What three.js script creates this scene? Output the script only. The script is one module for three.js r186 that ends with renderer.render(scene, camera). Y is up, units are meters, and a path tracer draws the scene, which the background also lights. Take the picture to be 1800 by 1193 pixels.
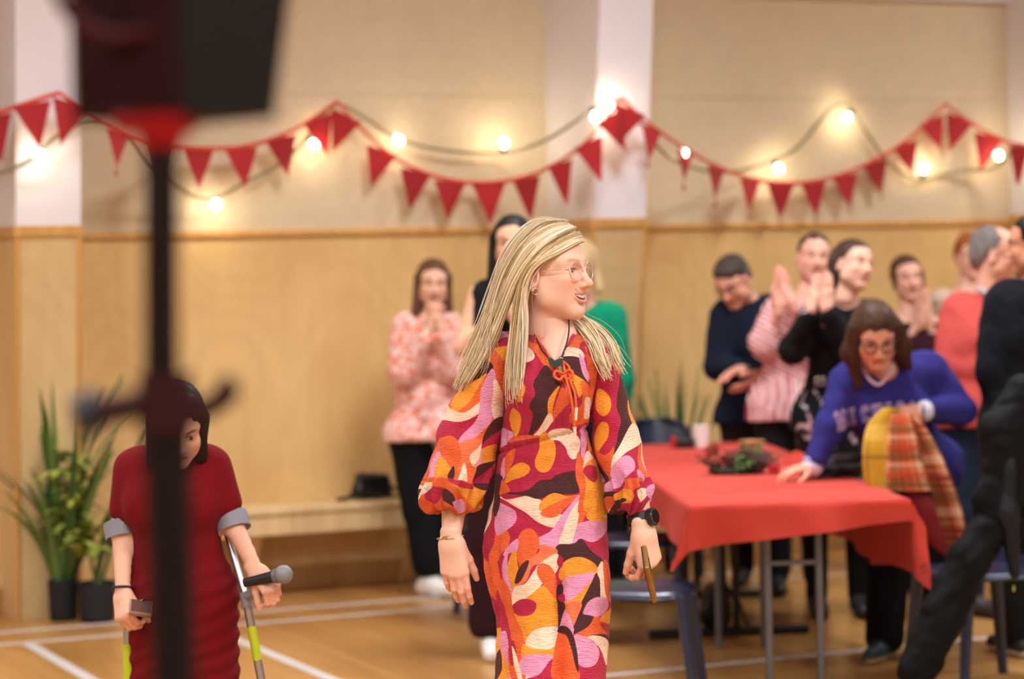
import * as THREE from 'three';
import { mergeGeometries } from 'three/addons/utils/BufferGeometryUtils.js';
import { RoundedBoxGeometry } from 'three/addons/geometries/RoundedBoxGeometry.js';
import { RectAreaLightUniformsLib } from 'three/addons/lights/RectAreaLightUniformsLib.js';
import { ImprovedNoise } from 'three/addons/math/ImprovedNoise.js';

RectAreaLightUniformsLib.init();
const scene = new THREE.Scene();
scene.background = new THREE.Color(0x000000);

// ---------- camera: 85 mm portrait lens at eye height, looking along the hall at an angle to the far wall ----------
const F = 4250, EYE = 1.57, YAW = -Math.atan(0.446), PITCH = -Math.atan(110 / F), ROLL = -0.024;
const camera = new THREE.PerspectiveCamera(2 * Math.atan(596.5 / F) * 180 / Math.PI, 1800 / 1193, 0.1, 80);
camera.rotation.order = 'YXZ';
camera.rotation.set(PITCH, YAW, ROLL);
camera.position.set(0, EYE, 0);
camera.focus = 5.72;
camera.userData.fStop = 2.5;
scene.add(camera);

const renderer = new THREE.WebGLRenderer({ antialias: true });
renderer.toneMapping = THREE.LinearToneMapping;
renderer.toneMappingExposure = 1.0;
renderer.shadowMap.enabled = true;

// ---------- ceiling panels of the hall (out of frame overhead) ----------
const WALL_Z = -11.708, CEIL = 4.7, X0 = -7.5, X1 = 15, Z1 = 5;
const panelMat = new THREE.MeshStandardMaterial({ color: 0xffffff, emissive: new THREE.Color(0.96, 0.985, 1), emissiveIntensity: 3 });
const PANELS = [];
for (const x of [-3.4, 0.6, 4.6, 8.6]) for (const z of [-8.3, -2.6, 0.8]) PANELS.push([x, z]);
const PANEL_POWER = 41;

// ---------- helpers ----------
const lin = (hex) => { const c = new THREE.Color(hex); return [c.r, c.g, c.b]; };
function rng(seed) { let a = seed >>> 0; return () => { a = (a + 0x6d2b79f5) | 0; let t = Math.imul(a ^ (a >>> 15), 1 | a); t = (t + Math.imul(t ^ (t >>> 7), 61 | t)) ^ t; return ((t ^ (t >>> 14)) >>> 0) / 4294967296; }; }
const perlin = new ImprovedNoise(), noise = (x, y, z) => perlin.noise(x + 31.7, y + 17.3, z + 53.1);
const clamp = (x, a, b) => Math.min(b, Math.max(a, x)), mix = (a, b, t) => a + (b - a) * t, sstep = (a, b, x) => { const t = clamp((x - a) / (b - a), 0, 1); return t * t * (3 - 2 * t); };
const mix3 = (a, b, t) => [mix(a[0], b[0], t), mix(a[1], b[1], t), mix(a[2], b[2], t)];
const V3 = (x, y, z) => new THREE.Vector3(x, y, z);
const used = {};
function numbered(name) { const n = used[name] = (used[name] ?? -1) + 1; return n ? name + '_' + String(n).padStart(3, '0') : name; }
function mat(color, roughness = 0.7, more = {}) { return new THREE.MeshStandardMaterial({ color, roughness, ...more }); }
function phys(color, roughness, more = {}) { return new THREE.MeshPhysicalMaterial({ color, roughness, ...more }); }
const vcol = (roughness = 0.8, more = {}) => new THREE.MeshPhysicalMaterial({ color: 0xffffff, vertexColors: true, roughness, ...more });
function shade(o) { o.castShadow = true; o.receiveShadow = true; return o; }
function tag(o, label, category, group) { o.userData.label = label; o.userData.category = category; if (group) o.userData.group = group; return o; }
function part(name, geo, m, parent) { const o = shade(new THREE.Mesh(Array.isArray(geo) ? merge(geo) : geo, m)); o.name = name; parent.add(o); return o; }
function merge(list) { const flat = list.map((g) => { g = g.index ? g.toNonIndexed() : g; for (const k of Object.keys(g.attributes)) if (!['position', 'normal', 'uv', 'color'].includes(k)) g.deleteAttribute(k); return g; });
  const keys = ['position', 'normal', 'uv', 'color'].filter((k) => flat.every((g) => g.attributes[k])); for (const g of flat) for (const k of Object.keys(g.attributes)) if (!keys.includes(k)) g.deleteAttribute(k); return mergeGeometries(flat); }
function single(name, geo, m, label, category, group) { const o = part(numbered(name), geo, m, scene); return tag(o, label, category, group); }
function struct(name, geo, m, parent = scene) { const o = part(name, geo, m, parent); if (parent === scene) o.userData.kind = 'structure'; return o; }
// box between two corners
function bx(x0, y0, z0, x1, y1, z1) { const g = new THREE.BoxGeometry(Math.abs(x1 - x0), Math.abs(y1 - y0), Math.abs(z1 - z0)); g.translate((x0 + x1) / 2, (y0 + y1) / 2, (z0 + z1) / 2); return g; }
function rbx(w, h, d, r, x = 0, y = 0, z = 0, seg = 2) { const g = new RoundedBoxGeometry(w, h, d, seg, r); g.translate(x, y, z); return g; }
function tube(points, radius, seg = 24, sides = 8) { return new THREE.TubeGeometry(new THREE.CatmullRomCurve3(points.map((p) => p.isVector3 ? p : V3(...p))), seg, radius, sides, false); }
function bar(a, b, r0, r1 = r0, sides = 12) { a = a.isVector3 ? a : V3(...a); b = b.isVector3 ? b : V3(...b); const d = b.clone().sub(a), g = new THREE.CylinderGeometry(r1, r0, d.length(), sides); g.translate(0, d.length() / 2, 0); g.applyQuaternion(new THREE.Quaternion().setFromUnitVectors(V3(0, 1, 0), d.normalize())); g.translate(a.x, a.y, a.z); return g; }
// metre uv for boxes: planar by face normal
function metreUV(g) { const p = g.attributes.position, n = g.attributes.normal, uv = new Float32Array(p.count * 2); for (let i = 0; i < p.count; i++) { const ax = Math.abs(n.getX(i)), ay = Math.abs(n.getY(i)), az = Math.abs(n.getZ(i)); const x = p.getX(i), y = p.getY(i), z = p.getZ(i); const [u, v] = ay >= ax && ay >= az ? [x, z] : ax > az ? [z, y] : [x, y]; uv[i * 2] = u; uv[i * 2 + 1] = v; } g.setAttribute('uv', new THREE.BufferAttribute(uv, 2)); return g; }
// photo pixel -> point. V: in the yaw-aligned frame (x right, -z away from the lens) at depth zz; W: same point in the hall
const LEAN = new THREE.Euler(PITCH, 0, ROLL, 'YXZ'), TURN = V3(0, 1, 0);
function V(px, py, zz) { const d = V3((px - 900) / F, -(py - 596.5) / F, -1).applyEuler(LEAN); d.multiplyScalar(zz / -d.z); d.y += EYE; return d; }
function W(px, py, zz) { return V(px, py, zz).applyAxisAngle(TURN, YAW); }
function onWall(px, py, off = 0) { const d = V3((px - 900) / F, -(py - 596.5) / F, -1).applyEuler(LEAN).applyAxisAngle(TURN, YAW); d.multiplyScalar((WALL_Z + off) / d.z); d.y += EYE; return d; }
// a Group standing on the floor below pixel column px at depth z; its own axes are x right, z towards the viewer. J gives points in it.
function stand(name, px, z, label, category, group) {
  const g = new THREE.Group(); g.name = numbered(name); const o = V(px, 480, z);
  g.position.set(o.x, 0, -z).applyAxisAngle(TURN, YAW); g.rotation.y = YAW; scene.add(g); tag(g, label, category, group);
  g.userData.J = (x, y, dz = 0) => { const v = V(x, y, z - dz); return V3(v.x - o.x, v.y, v.z + z); };
  return g;
}
// grey noise texture: f(x, y) in 0..1 over a tileable square
function tex(n, f, srgb) { const d = new Uint8Array(n * n * 4); for (let y = 0; y < n; y++) for (let x = 0; x < n; x++) { const v = f(x / n, y / n), o = (y * n + x) * 4; if (Array.isArray(v)) { for (let c = 0; c < 3; c++) d[o + c] = clamp(v[c], 0, 1) * 255; } else d[o] = d[o + 1] = d[o + 2] = clamp(v, 0, 1) * 255; d[o + 3] = 255; }
  const t = new THREE.DataTexture(d, n, n); t.wrapS = t.wrapT = THREE.RepeatWrapping; t.magFilter = THREE.LinearFilter; t.minFilter = THREE.LinearFilter; if (srgb) t.colorSpace = THREE.SRGBColorSpace; t.needsUpdate = true; return t; }
// tileable noise on the unit square, fx by fy cells
function tnoise(x, y, fx, fy, s = 0) { const a = x * Math.PI * 2, b = y * Math.PI * 2, rx = fx / (2 * Math.PI), ry = fy / (2 * Math.PI); return noise(Math.cos(a) * rx + s + Math.cos(b) * ry * 0.71, Math.sin(a) * rx + Math.sin(b) * ry * 0.71, Math.cos(b) * ry + Math.sin(b) * ry * 0.33 + s); }
function canvasTex(w, h, draw) { const c = document.createElement('canvas'); c.width = w; c.height = h; draw(c.getContext('2d'), w, h); const t = new THREE.CanvasTexture(c); t.colorSpace = THREE.SRGBColorSpace; t.magFilter = THREE.LinearFilter; return t; }

// ---------- implicit surfaces: rounded limbs and ellipsoids joined smoothly, meshed by surface nets ----------
const cap = (a, b, ra, rb = ra, k) => ({ t: 0, a, b, ra, rb, k });
const ell = (c, r, k, rot) => ({ t: 1, c, r, k, rot });
const cut = (p, k) => ({ ...p, sub: true, k });
const slab = (p, n) => ({ t: 2, p, n: n.clone().normalize() });          // keeps the side that n points away from
function meshField(prims, { cell = 0.012, k = 0.03, disp, color, uv, pad = 0.02 } = {}) {
  const lo = [1e9, 1e9, 1e9], hi = [-1e9, -1e9, -1e9];
  for (const q of prims) {
    if (q.t === 2) continue;
    if (q.k === undefined) q.k = k;
    if (q.t === 0) { const r = Math.max(q.ra, q.rb); q.lo = [Math.min(q.a.x, q.b.x) - r, Math.min(q.a.y, q.b.y) - r, Math.min(q.a.z, q.b.z) - r]; q.hi = [Math.max(q.a.x, q.b.x) + r, Math.max(q.a.y, q.b.y) + r, Math.max(q.a.z, q.b.z) + r]; }
    else { let r = q.r; if (q.rot) { const m = Math.max(...r); r = [m, m, m]; } const c = [q.c.x, q.c.y, q.c.z]; q.lo = c.map((v, i) => v - r[i]); q.hi = c.map((v, i) => v + r[i]); }
    if (!q.sub) for (let i = 0; i < 3; i++) { lo[i] = Math.min(lo[i], q.lo[i]); hi[i] = Math.max(hi[i], q.hi[i]); }
  }
  for (let i = 0; i < 3; i++) { lo[i] -= pad + cell * 2; hi[i] += pad + cell * 2; }
  const N = [0, 1, 2].map((i) => Math.ceil((hi[i] - lo[i]) / cell) + 1), [nx, ny, nz] = N, A = new Float32Array(nx * ny * nz).fill(1), sx = 1, sy = nx, sz = nx * ny;
  const P = V3(0, 0, 0), T = V3(0, 0, 0);
  for (const q of prims) {
    if (q.t === 2) { for (let z = 0, i = 0; z < nz; z++) for (let y = 0; y < ny; y++) for (let x = 0; x < nx; x++, i++) { const d = (lo[0] + x * cell - q.p.x) * q.n.x + (lo[1] + y * cell - q.p.y) * q.n.y + (lo[2] + z * cell - q.p.z) * q.n.z; if (d > A[i]) A[i] = d; } continue; }
    const m = q.k + cell * 3, b0 = q.lo.map((v, i) => clamp(Math.floor((v - m - lo[i]) / cell), 0, N[i] - 1)), b1 = q.hi.map((v, i) => clamp(Math.ceil((v + m - lo[i]) / cell), 0, N[i] - 1));
    const inv = q.rot ? q.rot.clone().invert() : null, kk = Math.max(q.k, 1e-5);
    let bax, bay, baz, bb; if (q.t === 0) { bax = q.b.x - q.a.x; bay = q.b.y - q.a.y; baz = q.b.z - q.a.z; bb = bax * bax + bay * bay + baz * baz || 1e-9; }
    for (let z = b0[2]; z <= b1[2]; z++) for (let y = b0[1]; y <= b1[1]; y++) for (let x = b0[0]; x <= b1[0]; x++) {
      const i = x + y * sy + z * sz, wx = lo[0] + x * cell, wy = lo[1] + y * cell, wz = lo[2] + z * cell; let d;
      if (q.t === 0) { const ax = wx - q.a.x, ay = wy - q.a.y, az = wz - q.a.z, h = clamp((ax * bax + ay * bay + az * baz) / bb, 0, 1), ex = ax - bax * h, ey = ay - bay * h, ez = az - baz * h; d = Math.sqrt(ex * ex + ey * ey + ez * ez) - (q.ra + (q.rb - q.ra) * h); }
      else { P.set(wx - q.c.x, wy - q.c.y, wz - q.c.z); if (inv) P.applyQuaternion(inv); const ux = P.x / q.r[0], uy = P.y / q.r[1], uz = P.z / q.r[2], k0 = Math.sqrt(ux * ux + uy * uy + uz * uz), vx = ux / q.r[0], vy = uy / q.r[1], vz = uz / q.r[2], k1 = Math.sqrt(vx * vx + vy * vy + vz * vz); d = k1 > 1e-9 ? k0 * (k0 - 1) / k1 : -Math.min(...q.r); }
      const a = A[i];
      if (q.sub) { const e = -d, h = Math.max(kk - Math.abs(a - e), 0) / kk; A[i] = Math.max(a, e) + h * h * kk * 0.25; }
      else { const h = Math.max(kk - Math.abs(a - d), 0) / kk; A[i] = Math.min(a, d) - h * h * kk * 0.25; }
    }
  }
  if (disp) for (let z = 0, i = 0; z < nz; z++) for (let y = 0; y < ny; y++) for (let x = 0; x < nx; x++, i++) if (Math.abs(A[i]) < 0.05) A[i] -= disp(lo[0] + x * cell, lo[1] + y * cell, lo[2] + z * cell);
  const pos = [], nor = [], col = [], uvs = [], idx = [], at = new Int32Array(nx * ny * nz).fill(-1);
  const off = [0, 1, sy, sy + 1, sz, sz + 1, sz + sy, sz + sy + 1], E = [[0, 1], [2, 3], [4, 5], [6, 7], [0, 2], [1, 3], [4, 6], [5, 7], [0, 4], [1, 5], [2, 6], [3, 7]];
  const grad = (x, y, z) => { const i = Math.min(Math.max(x, 1), nx - 2) + Math.min(Math.max(y, 1), ny - 2) * sy + Math.min(Math.max(z, 1), nz - 2) * sz; return [A[i + 1] - A[i - 1], A[i + sy] - A[i - sy], A[i + sz] - A[i - sz]]; };
  for (let z = 0; z < nz - 1; z++) for (let y = 0; y < ny - 1; y++) for (let x = 0; x < nx - 1; x++) {
    const i = x + y * sy + z * sz; let mask = 0; for (let c = 0; c < 8; c++) if (A[i + off[c]] < 0) mask |= 1 << c;
    if (mask === 0 || mask === 255) continue;
    let n = 0, fx = 0, fy = 0, fz = 0;
    for (const [a, b] of E) if (((mask >> a) & 1) !== ((mask >> b) & 1)) { const va = A[i + off[a]], vb = A[i + off[b]], t = va / (va - vb); fx += mix(a & 1, b & 1, t); fy += mix((a >> 1) & 1, (b >> 1) & 1, t); fz += mix((a >> 2) & 1, (b >> 2) & 1, t); n++; }
    fx /= n; fy /= n; fz /= n;
    let gx = 0, gy = 0, gz = 0;
    for (let c = 0; c < 8; c++) { const w = ((c & 1) ? fx : 1 - fx) * ((c & 2) ? fy : 1 - fy) * ((c & 4) ? fz : 1 - fz), g = grad(x + (c & 1), y + ((c >> 1) & 1), z + ((c >> 2) & 1)); gx += w * g[0]; gy += w * g[1]; gz += w * g[2]; }
    const l = Math.hypot(gx, gy, gz) || 1, X = lo[0] + (x + fx) * cell, Y = lo[1] + (y + fy) * cell, Z = lo[2] + (z + fz) * cell;
    at[i] = pos.length / 3; pos.push(X, Y, Z); nor.push(gx / l, gy / l, gz / l);
    if (color) col.push(...color(X, Y, Z, gx / l, gy / l, gz / l));
    if (uv) uvs.push(...uv(X, Y, Z, gx / l, gy / l, gz / l));
  }
  const quad = (a, b, c, d, flip) => { if (a < 0 || b < 0 || c < 0 || d < 0) return; flip ? idx.push(a, c, b, a, d, c) : idx.push(a, b, c, a, c, d); };
  for (let z = 1; z < nz - 1; z++) for (let y = 1; y < ny - 1; y++) for (let x = 1; x < nx - 1; x++) {
    const i = x + y * sy + z * sz, s = A[i] < 0;
    if (s !== A[i + 1] < 0) quad(at[i - sy - sz], at[i - sz], at[i], at[i - sy], !s);
    if (s !== A[i + sy] < 0) quad(at[i - 1 - sz], at[i - 1], at[i], at[i - sz], !s);
    if (s !== A[i + sz] < 0) quad(at[i - 1 - sy], at[i - sy], at[i], at[i - 1], !s);
  }
  const g = new THREE.BufferGeometry();
  g.setAttribute('position', new THREE.Float32BufferAttribute(pos, 3)); g.setAttribute('normal', new THREE.Float32BufferAttribute(nor, 3));
  if (color) g.setAttribute('color', new THREE.Float32BufferAttribute(col, 3)); if (uv) g.setAttribute('uv', new THREE.Float32BufferAttribute(uvs, 2));
  g.setIndex(idx);
  g.userData.front = (x, y, zTop) => { const ix = Math.round((x - lo[0]) / cell), iy = Math.round((y - lo[1]) / cell); if (ix < 1 || iy < 1 || ix >= nx - 1 || iy >= ny - 1) return null; for (let z = nz - 2; z > 0; z--) { const i = ix + iy * sy + z * sz; if (A[i] < 0 && A[i + sz] >= 0) { const t = A[i] / (A[i] - A[i + sz]), Z = lo[2] + (z + t) * cell; if (zTop === undefined || Z <= zTop) return Z; } } return null; };
  return g;
}
// loft: rows of rings -> surface with uv (u around, v along); at(i, j) gives a point
function loft(rows, cols, at, closed = true, flip = false) {
  const pos = [], uv = [], idx = [];
  for (let i = 0; i <= rows; i++) for (let j = 0; j <= cols; j++) { const p = at(i / rows, j / cols); pos.push(p.x, p.y, p.z); uv.push(j / cols, i / rows); }
  for (let i = 0; i < rows; i++) for (let j = 0; j < cols; j++) { const a = i * (cols + 1) + j, b = a + 1, c = a + cols + 1, d = c + 1; flip ? idx.push(a, b, c, b, d, c) : idx.push(a, c, b, b, c, d); }
  const g = new THREE.BufferGeometry(); g.setAttribute('position', new THREE.Float32BufferAttribute(pos, 3)); g.setAttribute('uv', new THREE.Float32BufferAttribute(uv, 2)); g.setIndex(idx); g.computeVertexNormals();
  if (closed) { const n = g.attributes.normal; for (let i = 0; i <= rows; i++) { const a = i * (cols + 1), b = a + cols, x = n.getX(a) + n.getX(b), y = n.getY(a) + n.getY(b), z = n.getZ(a) + n.getZ(b), l = Math.hypot(x, y, z) || 1; n.setXYZ(a, x / l, y / l, z / l); n.setXYZ(b, x / l, y / l, z / l); } }
  return g;
}
// interpolate a table of rows [key, ...values] smoothly
function table(rows) { return (k) => { let i = 0; while (i < rows.length - 2 && rows[i + 1][0] < k) i++; const a = rows[Math.max(i - 1, 0)], b = rows[i], c = rows[i + 1], d = rows[Math.min(i + 2, rows.length - 1)], t = clamp((k - b[0]) / (c[0] - b[0]), 0, 1), t2 = t * t, t3 = t2 * t; return b.map((_, j) => { if (!j) return k; const h = c[0] - b[0], m0 = d && a !== b ? (c[j] - a[j]) / (c[0] - a[0]) * h : (c[j] - b[j]), m1 = c !== d ? (d[j] - b[j]) / (d[0] - b[0]) * h : (c[j] - b[j]); return (2 * t3 - 3 * t2 + 1) * b[j] + (t3 - 2 * t2 + t) * m0 + (-2 * t3 + 3 * t2) * c[j] + (t3 - t2) * m1; }); }; }
// =====================================================================  THE HALL
const grainTex = tex(512, (x, y) => { const n = tnoise(x, y, 26, 3, 2) * 0.5 + tnoise(x, y, 90, 6, 7) * 0.35 + tnoise(x, y, 9, 2, 11) * 0.35; return [0.9 + n * 0.11, 0.9 + n * 0.14, 0.9 + n * 0.18]; }, true);
const plyTex = tex(512, (x, y) => { const n = tnoise(x, y, 5, 2.5, 4) * 0.6 + tnoise(x, y, 40, 5, 9) * 0.25 + Math.sin((y * 7 + tnoise(x, y, 6, 3, 3) * 2.2) * 6.283) * 0.1; return [0.9 + n * 0.08, 0.9 + n * 0.11, 0.9 + n * 0.15]; }, true);
plyTex.repeat.set(0.55, 0.55);
const feltTex = tex(256, (x, y) => 0.95 + tnoise(x, y, 60, 60, 1) * 0.05 + tnoise(x, y, 8, 8, 5) * 0.018, true); feltTex.repeat.set(1.2, 1.2);
const boardTex = tex(1024, (x, y) => { const b = Math.floor(x * 24), o = Math.abs(Math.sin(b * 12.9898) * 43758.5453) % 1, e = Math.min((x * 24) % 1, 1 - (x * 24) % 1); const n = tnoise(x, y, 120, 5, 3) * 0.22 + tnoise(x, y, 6, 4, 6) * 0.2 + (o - 0.5) * 0.14 - (e < 0.03 ? 0.12 : 0); return [0.87 + n * 0.35, 0.86 + n * 0.45, 0.84 + n * 0.5]; }, true);
boardTex.repeat.set(0.6, 0.3);
const M = {
  floor: phys('#c99352', 0.3, { map: boardTex, clearcoat: 0.25, clearcoatRoughness: 0.25 }),
  line: mat('#bdb9b6', 0.5), ply: mat('#f2ca86', 0.5, { map: plyTex }), plyPier: mat('#e4c48c', 0.5, { map: plyTex }), rail: mat('#dfab62', 0.4, { map: grainTex }), felt: mat('#d8c6a6', 0.95, { map: feltTex }),
  white: mat('#dedce2', 0.6), cream: mat('#cfc0ad', 0.85), ceil: mat('#d8d2c6', 0.9), base: mat('#c08d50', 0.45, { map: grainTex }), bench: mat('#ecca94', 0.45, { map: grainTex }),
  black: mat('#141416', 0.5), rubber: mat('#101012', 0.8), steel: mat('#8b8d92', 0.35, { metalness: 0.8 }),
};
struct('floor', metreUV(bx(X0, -0.1, WALL_Z - 0.2, X1, 0, Z1)), M.floor);
struct('ceiling', bx(X0, CEIL, WALL_Z - 0.2, X1, CEIL + 0.1, Z1), M.ceil);
struct('wall_left', bx(X0 - 0.2, 0, WALL_Z - 0.2, X0, CEIL, Z1), M.cream);
struct('wall_right', bx(X1, 0, WALL_Z - 0.2, X1 + 0.2, CEIL, Z1), M.cream);
struct('wall_near', bx(X0, 0, Z1, X1, CEIL, Z1 + 0.2), M.cream);
const farWall = struct('wall_far', bx(X0, 0, WALL_Z - 0.25, X1, CEIL, WALL_Z - 0.03), M.cream);
const BAYS = [-0.5, 2.48, 5.452, 8.425, 11.4], PIER = 0.305;
for (let i = 0; i < BAYS.length - 1; i++) {
  const a = BAYS[i] + PIER, b = BAYS[i + 1];
  part('plywood_panel', metreUV(bx(a, 0.12, WALL_Z - 0.03, b, 1.81, WALL_Z)), M.ply, farWall);
  part('pinboard_panel', metreUV(bx(a, 1.83, WALL_Z - 0.03, b, 2.5235, WALL_Z)), M.felt, farWall);
  part('pinboard_panel', metreUV(bx(a, 2.5255, WALL_Z - 0.03, b, 3.092, WALL_Z)), M.felt, farWall);
  const r = struct('trim_' + (i + 1), metreUV(rbx(b - a, 0.036, 0.03, 0.006, (a + b) / 2, 1.82, WALL_Z + 0.004)), M.rail);
  struct('baseboard_far' + (i ? '_' + String(i).padStart(3, '0') : ''), metreUV(rbx(b - a, 0.12, 0.03, 0.006, (a + b) / 2, 0.06, WALL_Z + 0.002)), M.base);
}
struct('trim_5', metreUV(bx(X0, 3.094, WALL_Z - 0.03, X1, 3.34, WALL_Z + 0.05)), M.white);
// portal piers, deeper towards the roof: painted above the rail, plywood below
const pierDepth = (y) => 0.54 + (y - 1.87) * 0.125;
function taper(x0, x1, y0, y1, grow = 0) { const g = new THREE.BoxGeometry(1, 1, 1, 1, 1, 1), p = g.attributes.position; for (let i = 0; i < p.count; i++) { const y = p.getY(i) > 0 ? y1 : y0; p.setXYZ(i, p.getX(i) > 0 ? x1 + grow : x0 - grow, y, p.getZ(i) > 0 ? WALL_Z + pierDepth(y) + grow : WALL_Z - 0.03); } g.computeVertexNormals(); return metreUV(g.toNonIndexed()); }
BAYS.slice(0, 4).forEach((x) => {
  const g = new THREE.Group(); g.name = numbered('pilaster'); g.userData.kind = 'structure'; scene.add(g);
  part('shaft', taper(x, x + PIER, 1.86, CEIL), M.white, g);
  part('plywood_cladding', taper(x, x + PIER, 0, 1.82), M.plyPier, g);
  part('rail', taper(x, x + PIER, 1.812, 1.86, 0.012), M.rail, g);
  for (const s of [0.006, PIER - 0.006]) part('corner_bead', bar([x + s, 0, WALL_Z + pierDepth(0) - 0.004], [x + s, 1.815, WALL_Z + pierDepth(1.815) - 0.004], 0.014, 0.014, 6), M.rail, g);
});
// court markings painted on the floor
const LINES = [[-4, -11.06, 12, -11.01], [-4, -10.685, 12, -10.635], [-4, -8.505, 12, -8.455], [2.33, -10.65, 2.385, 4], [3.165, -10.65, 3.22, -2]];
LINES.forEach(([x0, z0, x1, z1], i) => { const o = struct('floor_marking' + (i ? '_' + String(i).padStart(3, '0') : ''), bx(x0, 0.0002, z0, x1, 0.0016, z1), M.line); });
// ceiling panels
for (const [x, z] of PANELS) {
  const g = new THREE.Group(); g.name = numbered('ceiling_light'); g.position.set(x, CEIL, z); scene.add(g); tag(g, 'square white ceiling light panel of the hall', 'ceiling light', 'ceiling light panels overhead');
  part('deep_reflector', [bx(-0.64, -0.32, -0.64, 0.64, 0, -0.61), bx(-0.64, -0.32, 0.61, 0.64, 0, 0.64), bx(-0.64, -0.32, -0.61, -0.61, 0, 0.61), bx(0.61, -0.32, -0.61, 0.64, 0, 0.61)], mat('#77777a', 0.7), g);
  part('diffuser', bx(-0.6, -0.03, -0.6, 0.6, -0.004, 0.6), panelMat, g);
  const l = new THREE.RectAreaLight(new THREE.Color(0.955, 0.982, 1.02), PANEL_POWER, 1.2, 1.2); l.position.set(0, -0.045, 0); l.rotation.x = -Math.PI / 2; g.add(l);
}

// =====================================================================  BUNTING AND BULBS ALONG THE WALL
const offRows = [[-430, 0.04], [-200, 0.12], [-20, 0.6], [0, 0.62], [40, 0.68], [165, 0.68], [330, 0.12], [595, 0.05], [880, 0.1], [1045, 0.69], [1145, 0.71], [1310, 0.12], [1500, 0.05], [1665, 0.04], [1740, 0.12], [1800, 0.42], [1900, 0.68]];
function offAt(px) { let i = 0; while (i < offRows.length - 2 && offRows[i + 1][0] < px) i++; const [a, b] = [offRows[i], offRows[i + 1]]; return mix(a[1], b[1], clamp((px - a[0]) / (b[0] - a[0]), 0, 1)); }
const strung = (pts, extra) => new THREE.CatmullRomCurve3(pts.map(([x, y]) => onWall(x, y, offAt(x) + extra)));
const flagMats = ['#a81c22', '#b3242a', '#9c181e'].map((c) => phys(c, 0.9, { side: THREE.DoubleSide, transmission: 0.22, thickness: 0 }));
const ribbonMat = phys('#d8442a', 0.7, { transmission: 0.15, thickness: 0 });
function flagGeo(w, h) { const s = 8, pos = [], idx = []; for (let i = 0; i <= s; i++) for (let j = 0; j <= s; j++) { const t = i / s, x = (j / s - 0.5) * w * (1 - t), wob = Math.sin(j / s * 3.1 + t * 2) * 0.012 * t; pos.push(x, -t * h, wob); } for (let i = 0; i < s; i++) for (let j = 0; j < s; j++) { const a = i * (s + 1) + j; idx.push(a, a + s + 1, a + 1, a + 1, a + s + 1, a + s + 2); } const g = new THREE.BufferGeometry(); g.setAttribute('position', new THREE.Float32BufferAttribute(pos, 3)); g.setIndex(idx); g.computeVertexNormals(); return g; }
const pennantGeo = flagGeo(0.175, 0.212);
function bunting(label, pts, flags) {
  const c = strung(pts, 0.03), g = new THREE.Group(); g.name = numbered('bunting'); const o = c.getPoint(0); g.position.copy(o); scene.add(g); tag(g, label, 'bunting', 'red bunting swags on the wall');
  part('ribbon', loft(60, 6, (t, u) => { const p = c.getPoint(t).sub(o), a = u * 6.283; return V3(p.x, p.y + Math.cos(a) * 0.011, p.z + Math.sin(a) * 0.0025); }), ribbonMat, g);
  const samples = c.getSpacedPoints(400);
  flags.forEach((fx, i) => {
    let best = 0, bd = 1e9; const target = onWall(fx, 250, offAt(fx) + 0.03); samples.forEach((s, k) => { const d = Math.hypot(s.x - target.x, s.z - target.z); if (d < bd) { bd = d; best = k; } });
    const p = samples[best], t = samples[Math.min(best + 3, 400)].clone().sub(samples[Math.max(best - 3, 0)]).normalize();
    const down = V3(0, -1, 0).addScaledVector(t, t.y).normalize(), tip = down.multiplyScalar(0.55).add(V3(0, -0.55, 0)).normalize(), n = V3().crossVectors(t, tip.clone().negate()).normalize(), yy = tip.clone().negate();
    const m = part('pennant', pennantGeo, flagMats[i % 3], g); m.matrix.makeBasis(t, yy, n); m.matrix.decompose(m.position, m.quaternion, m.scale); m.position.copy(p).sub(o).addScaledVector(tip, 0.008); m.scale.setScalar(1);
    const q = new THREE.Matrix4().makeBasis(V3().crossVectors(yy, n), yy, n); m.quaternion.setFromRotationMatrix(q);
  });
}
bunting('red pennant bunting left of the dark foreground box, cut by the left frame edge', [[-430, 186], [-370, 230], [-280, 262], [-190, 258], [-110, 232], [-40, 210], [20, 190], [60, 177], [104, 163]], [-400, -330, -250, -165, -88, -10, 58]);
bunting('red pennant bunting hanging behind the dark foreground box and pole', [[104, 163], [140, 185], [205, 225], [270, 250], [340, 260], [420, 259], [490, 240], [540, 215], [593, 178]], [128, 208, 280, 350, 424, 493, 558]);
bunting('red pennant bunting swag hanging over the long-haired blonde woman', [[593, 178], [618, 208], [660, 250], [720, 292], [790, 316], [860, 321], [925, 310], [990, 280], [1040, 240], [1092, 172]], [612, 672, 730, 790, 858, 924, 984, 1034, 1072]);
bunting('red pennant bunting swag over the clapping group, right of the white pilaster', [[1092, 172], [1130, 208], [1190, 252], [1260, 292], [1330, 316], [1400, 322], [1470, 310], [1540, 280], [1600, 242], [1662, 182]], [1110, 1150, 1204, 1258, 1314, 1372, 1428, 1484, 1536, 1590, 1638]);
bunting('red pennant bunting at the far right, cut by the right frame edge', [[1662, 182], [1700, 212], [1745, 238], [1800, 256], [1880, 250], [1955, 196]], [1690, 1740, 1793, 1850, 1905]);

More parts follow.
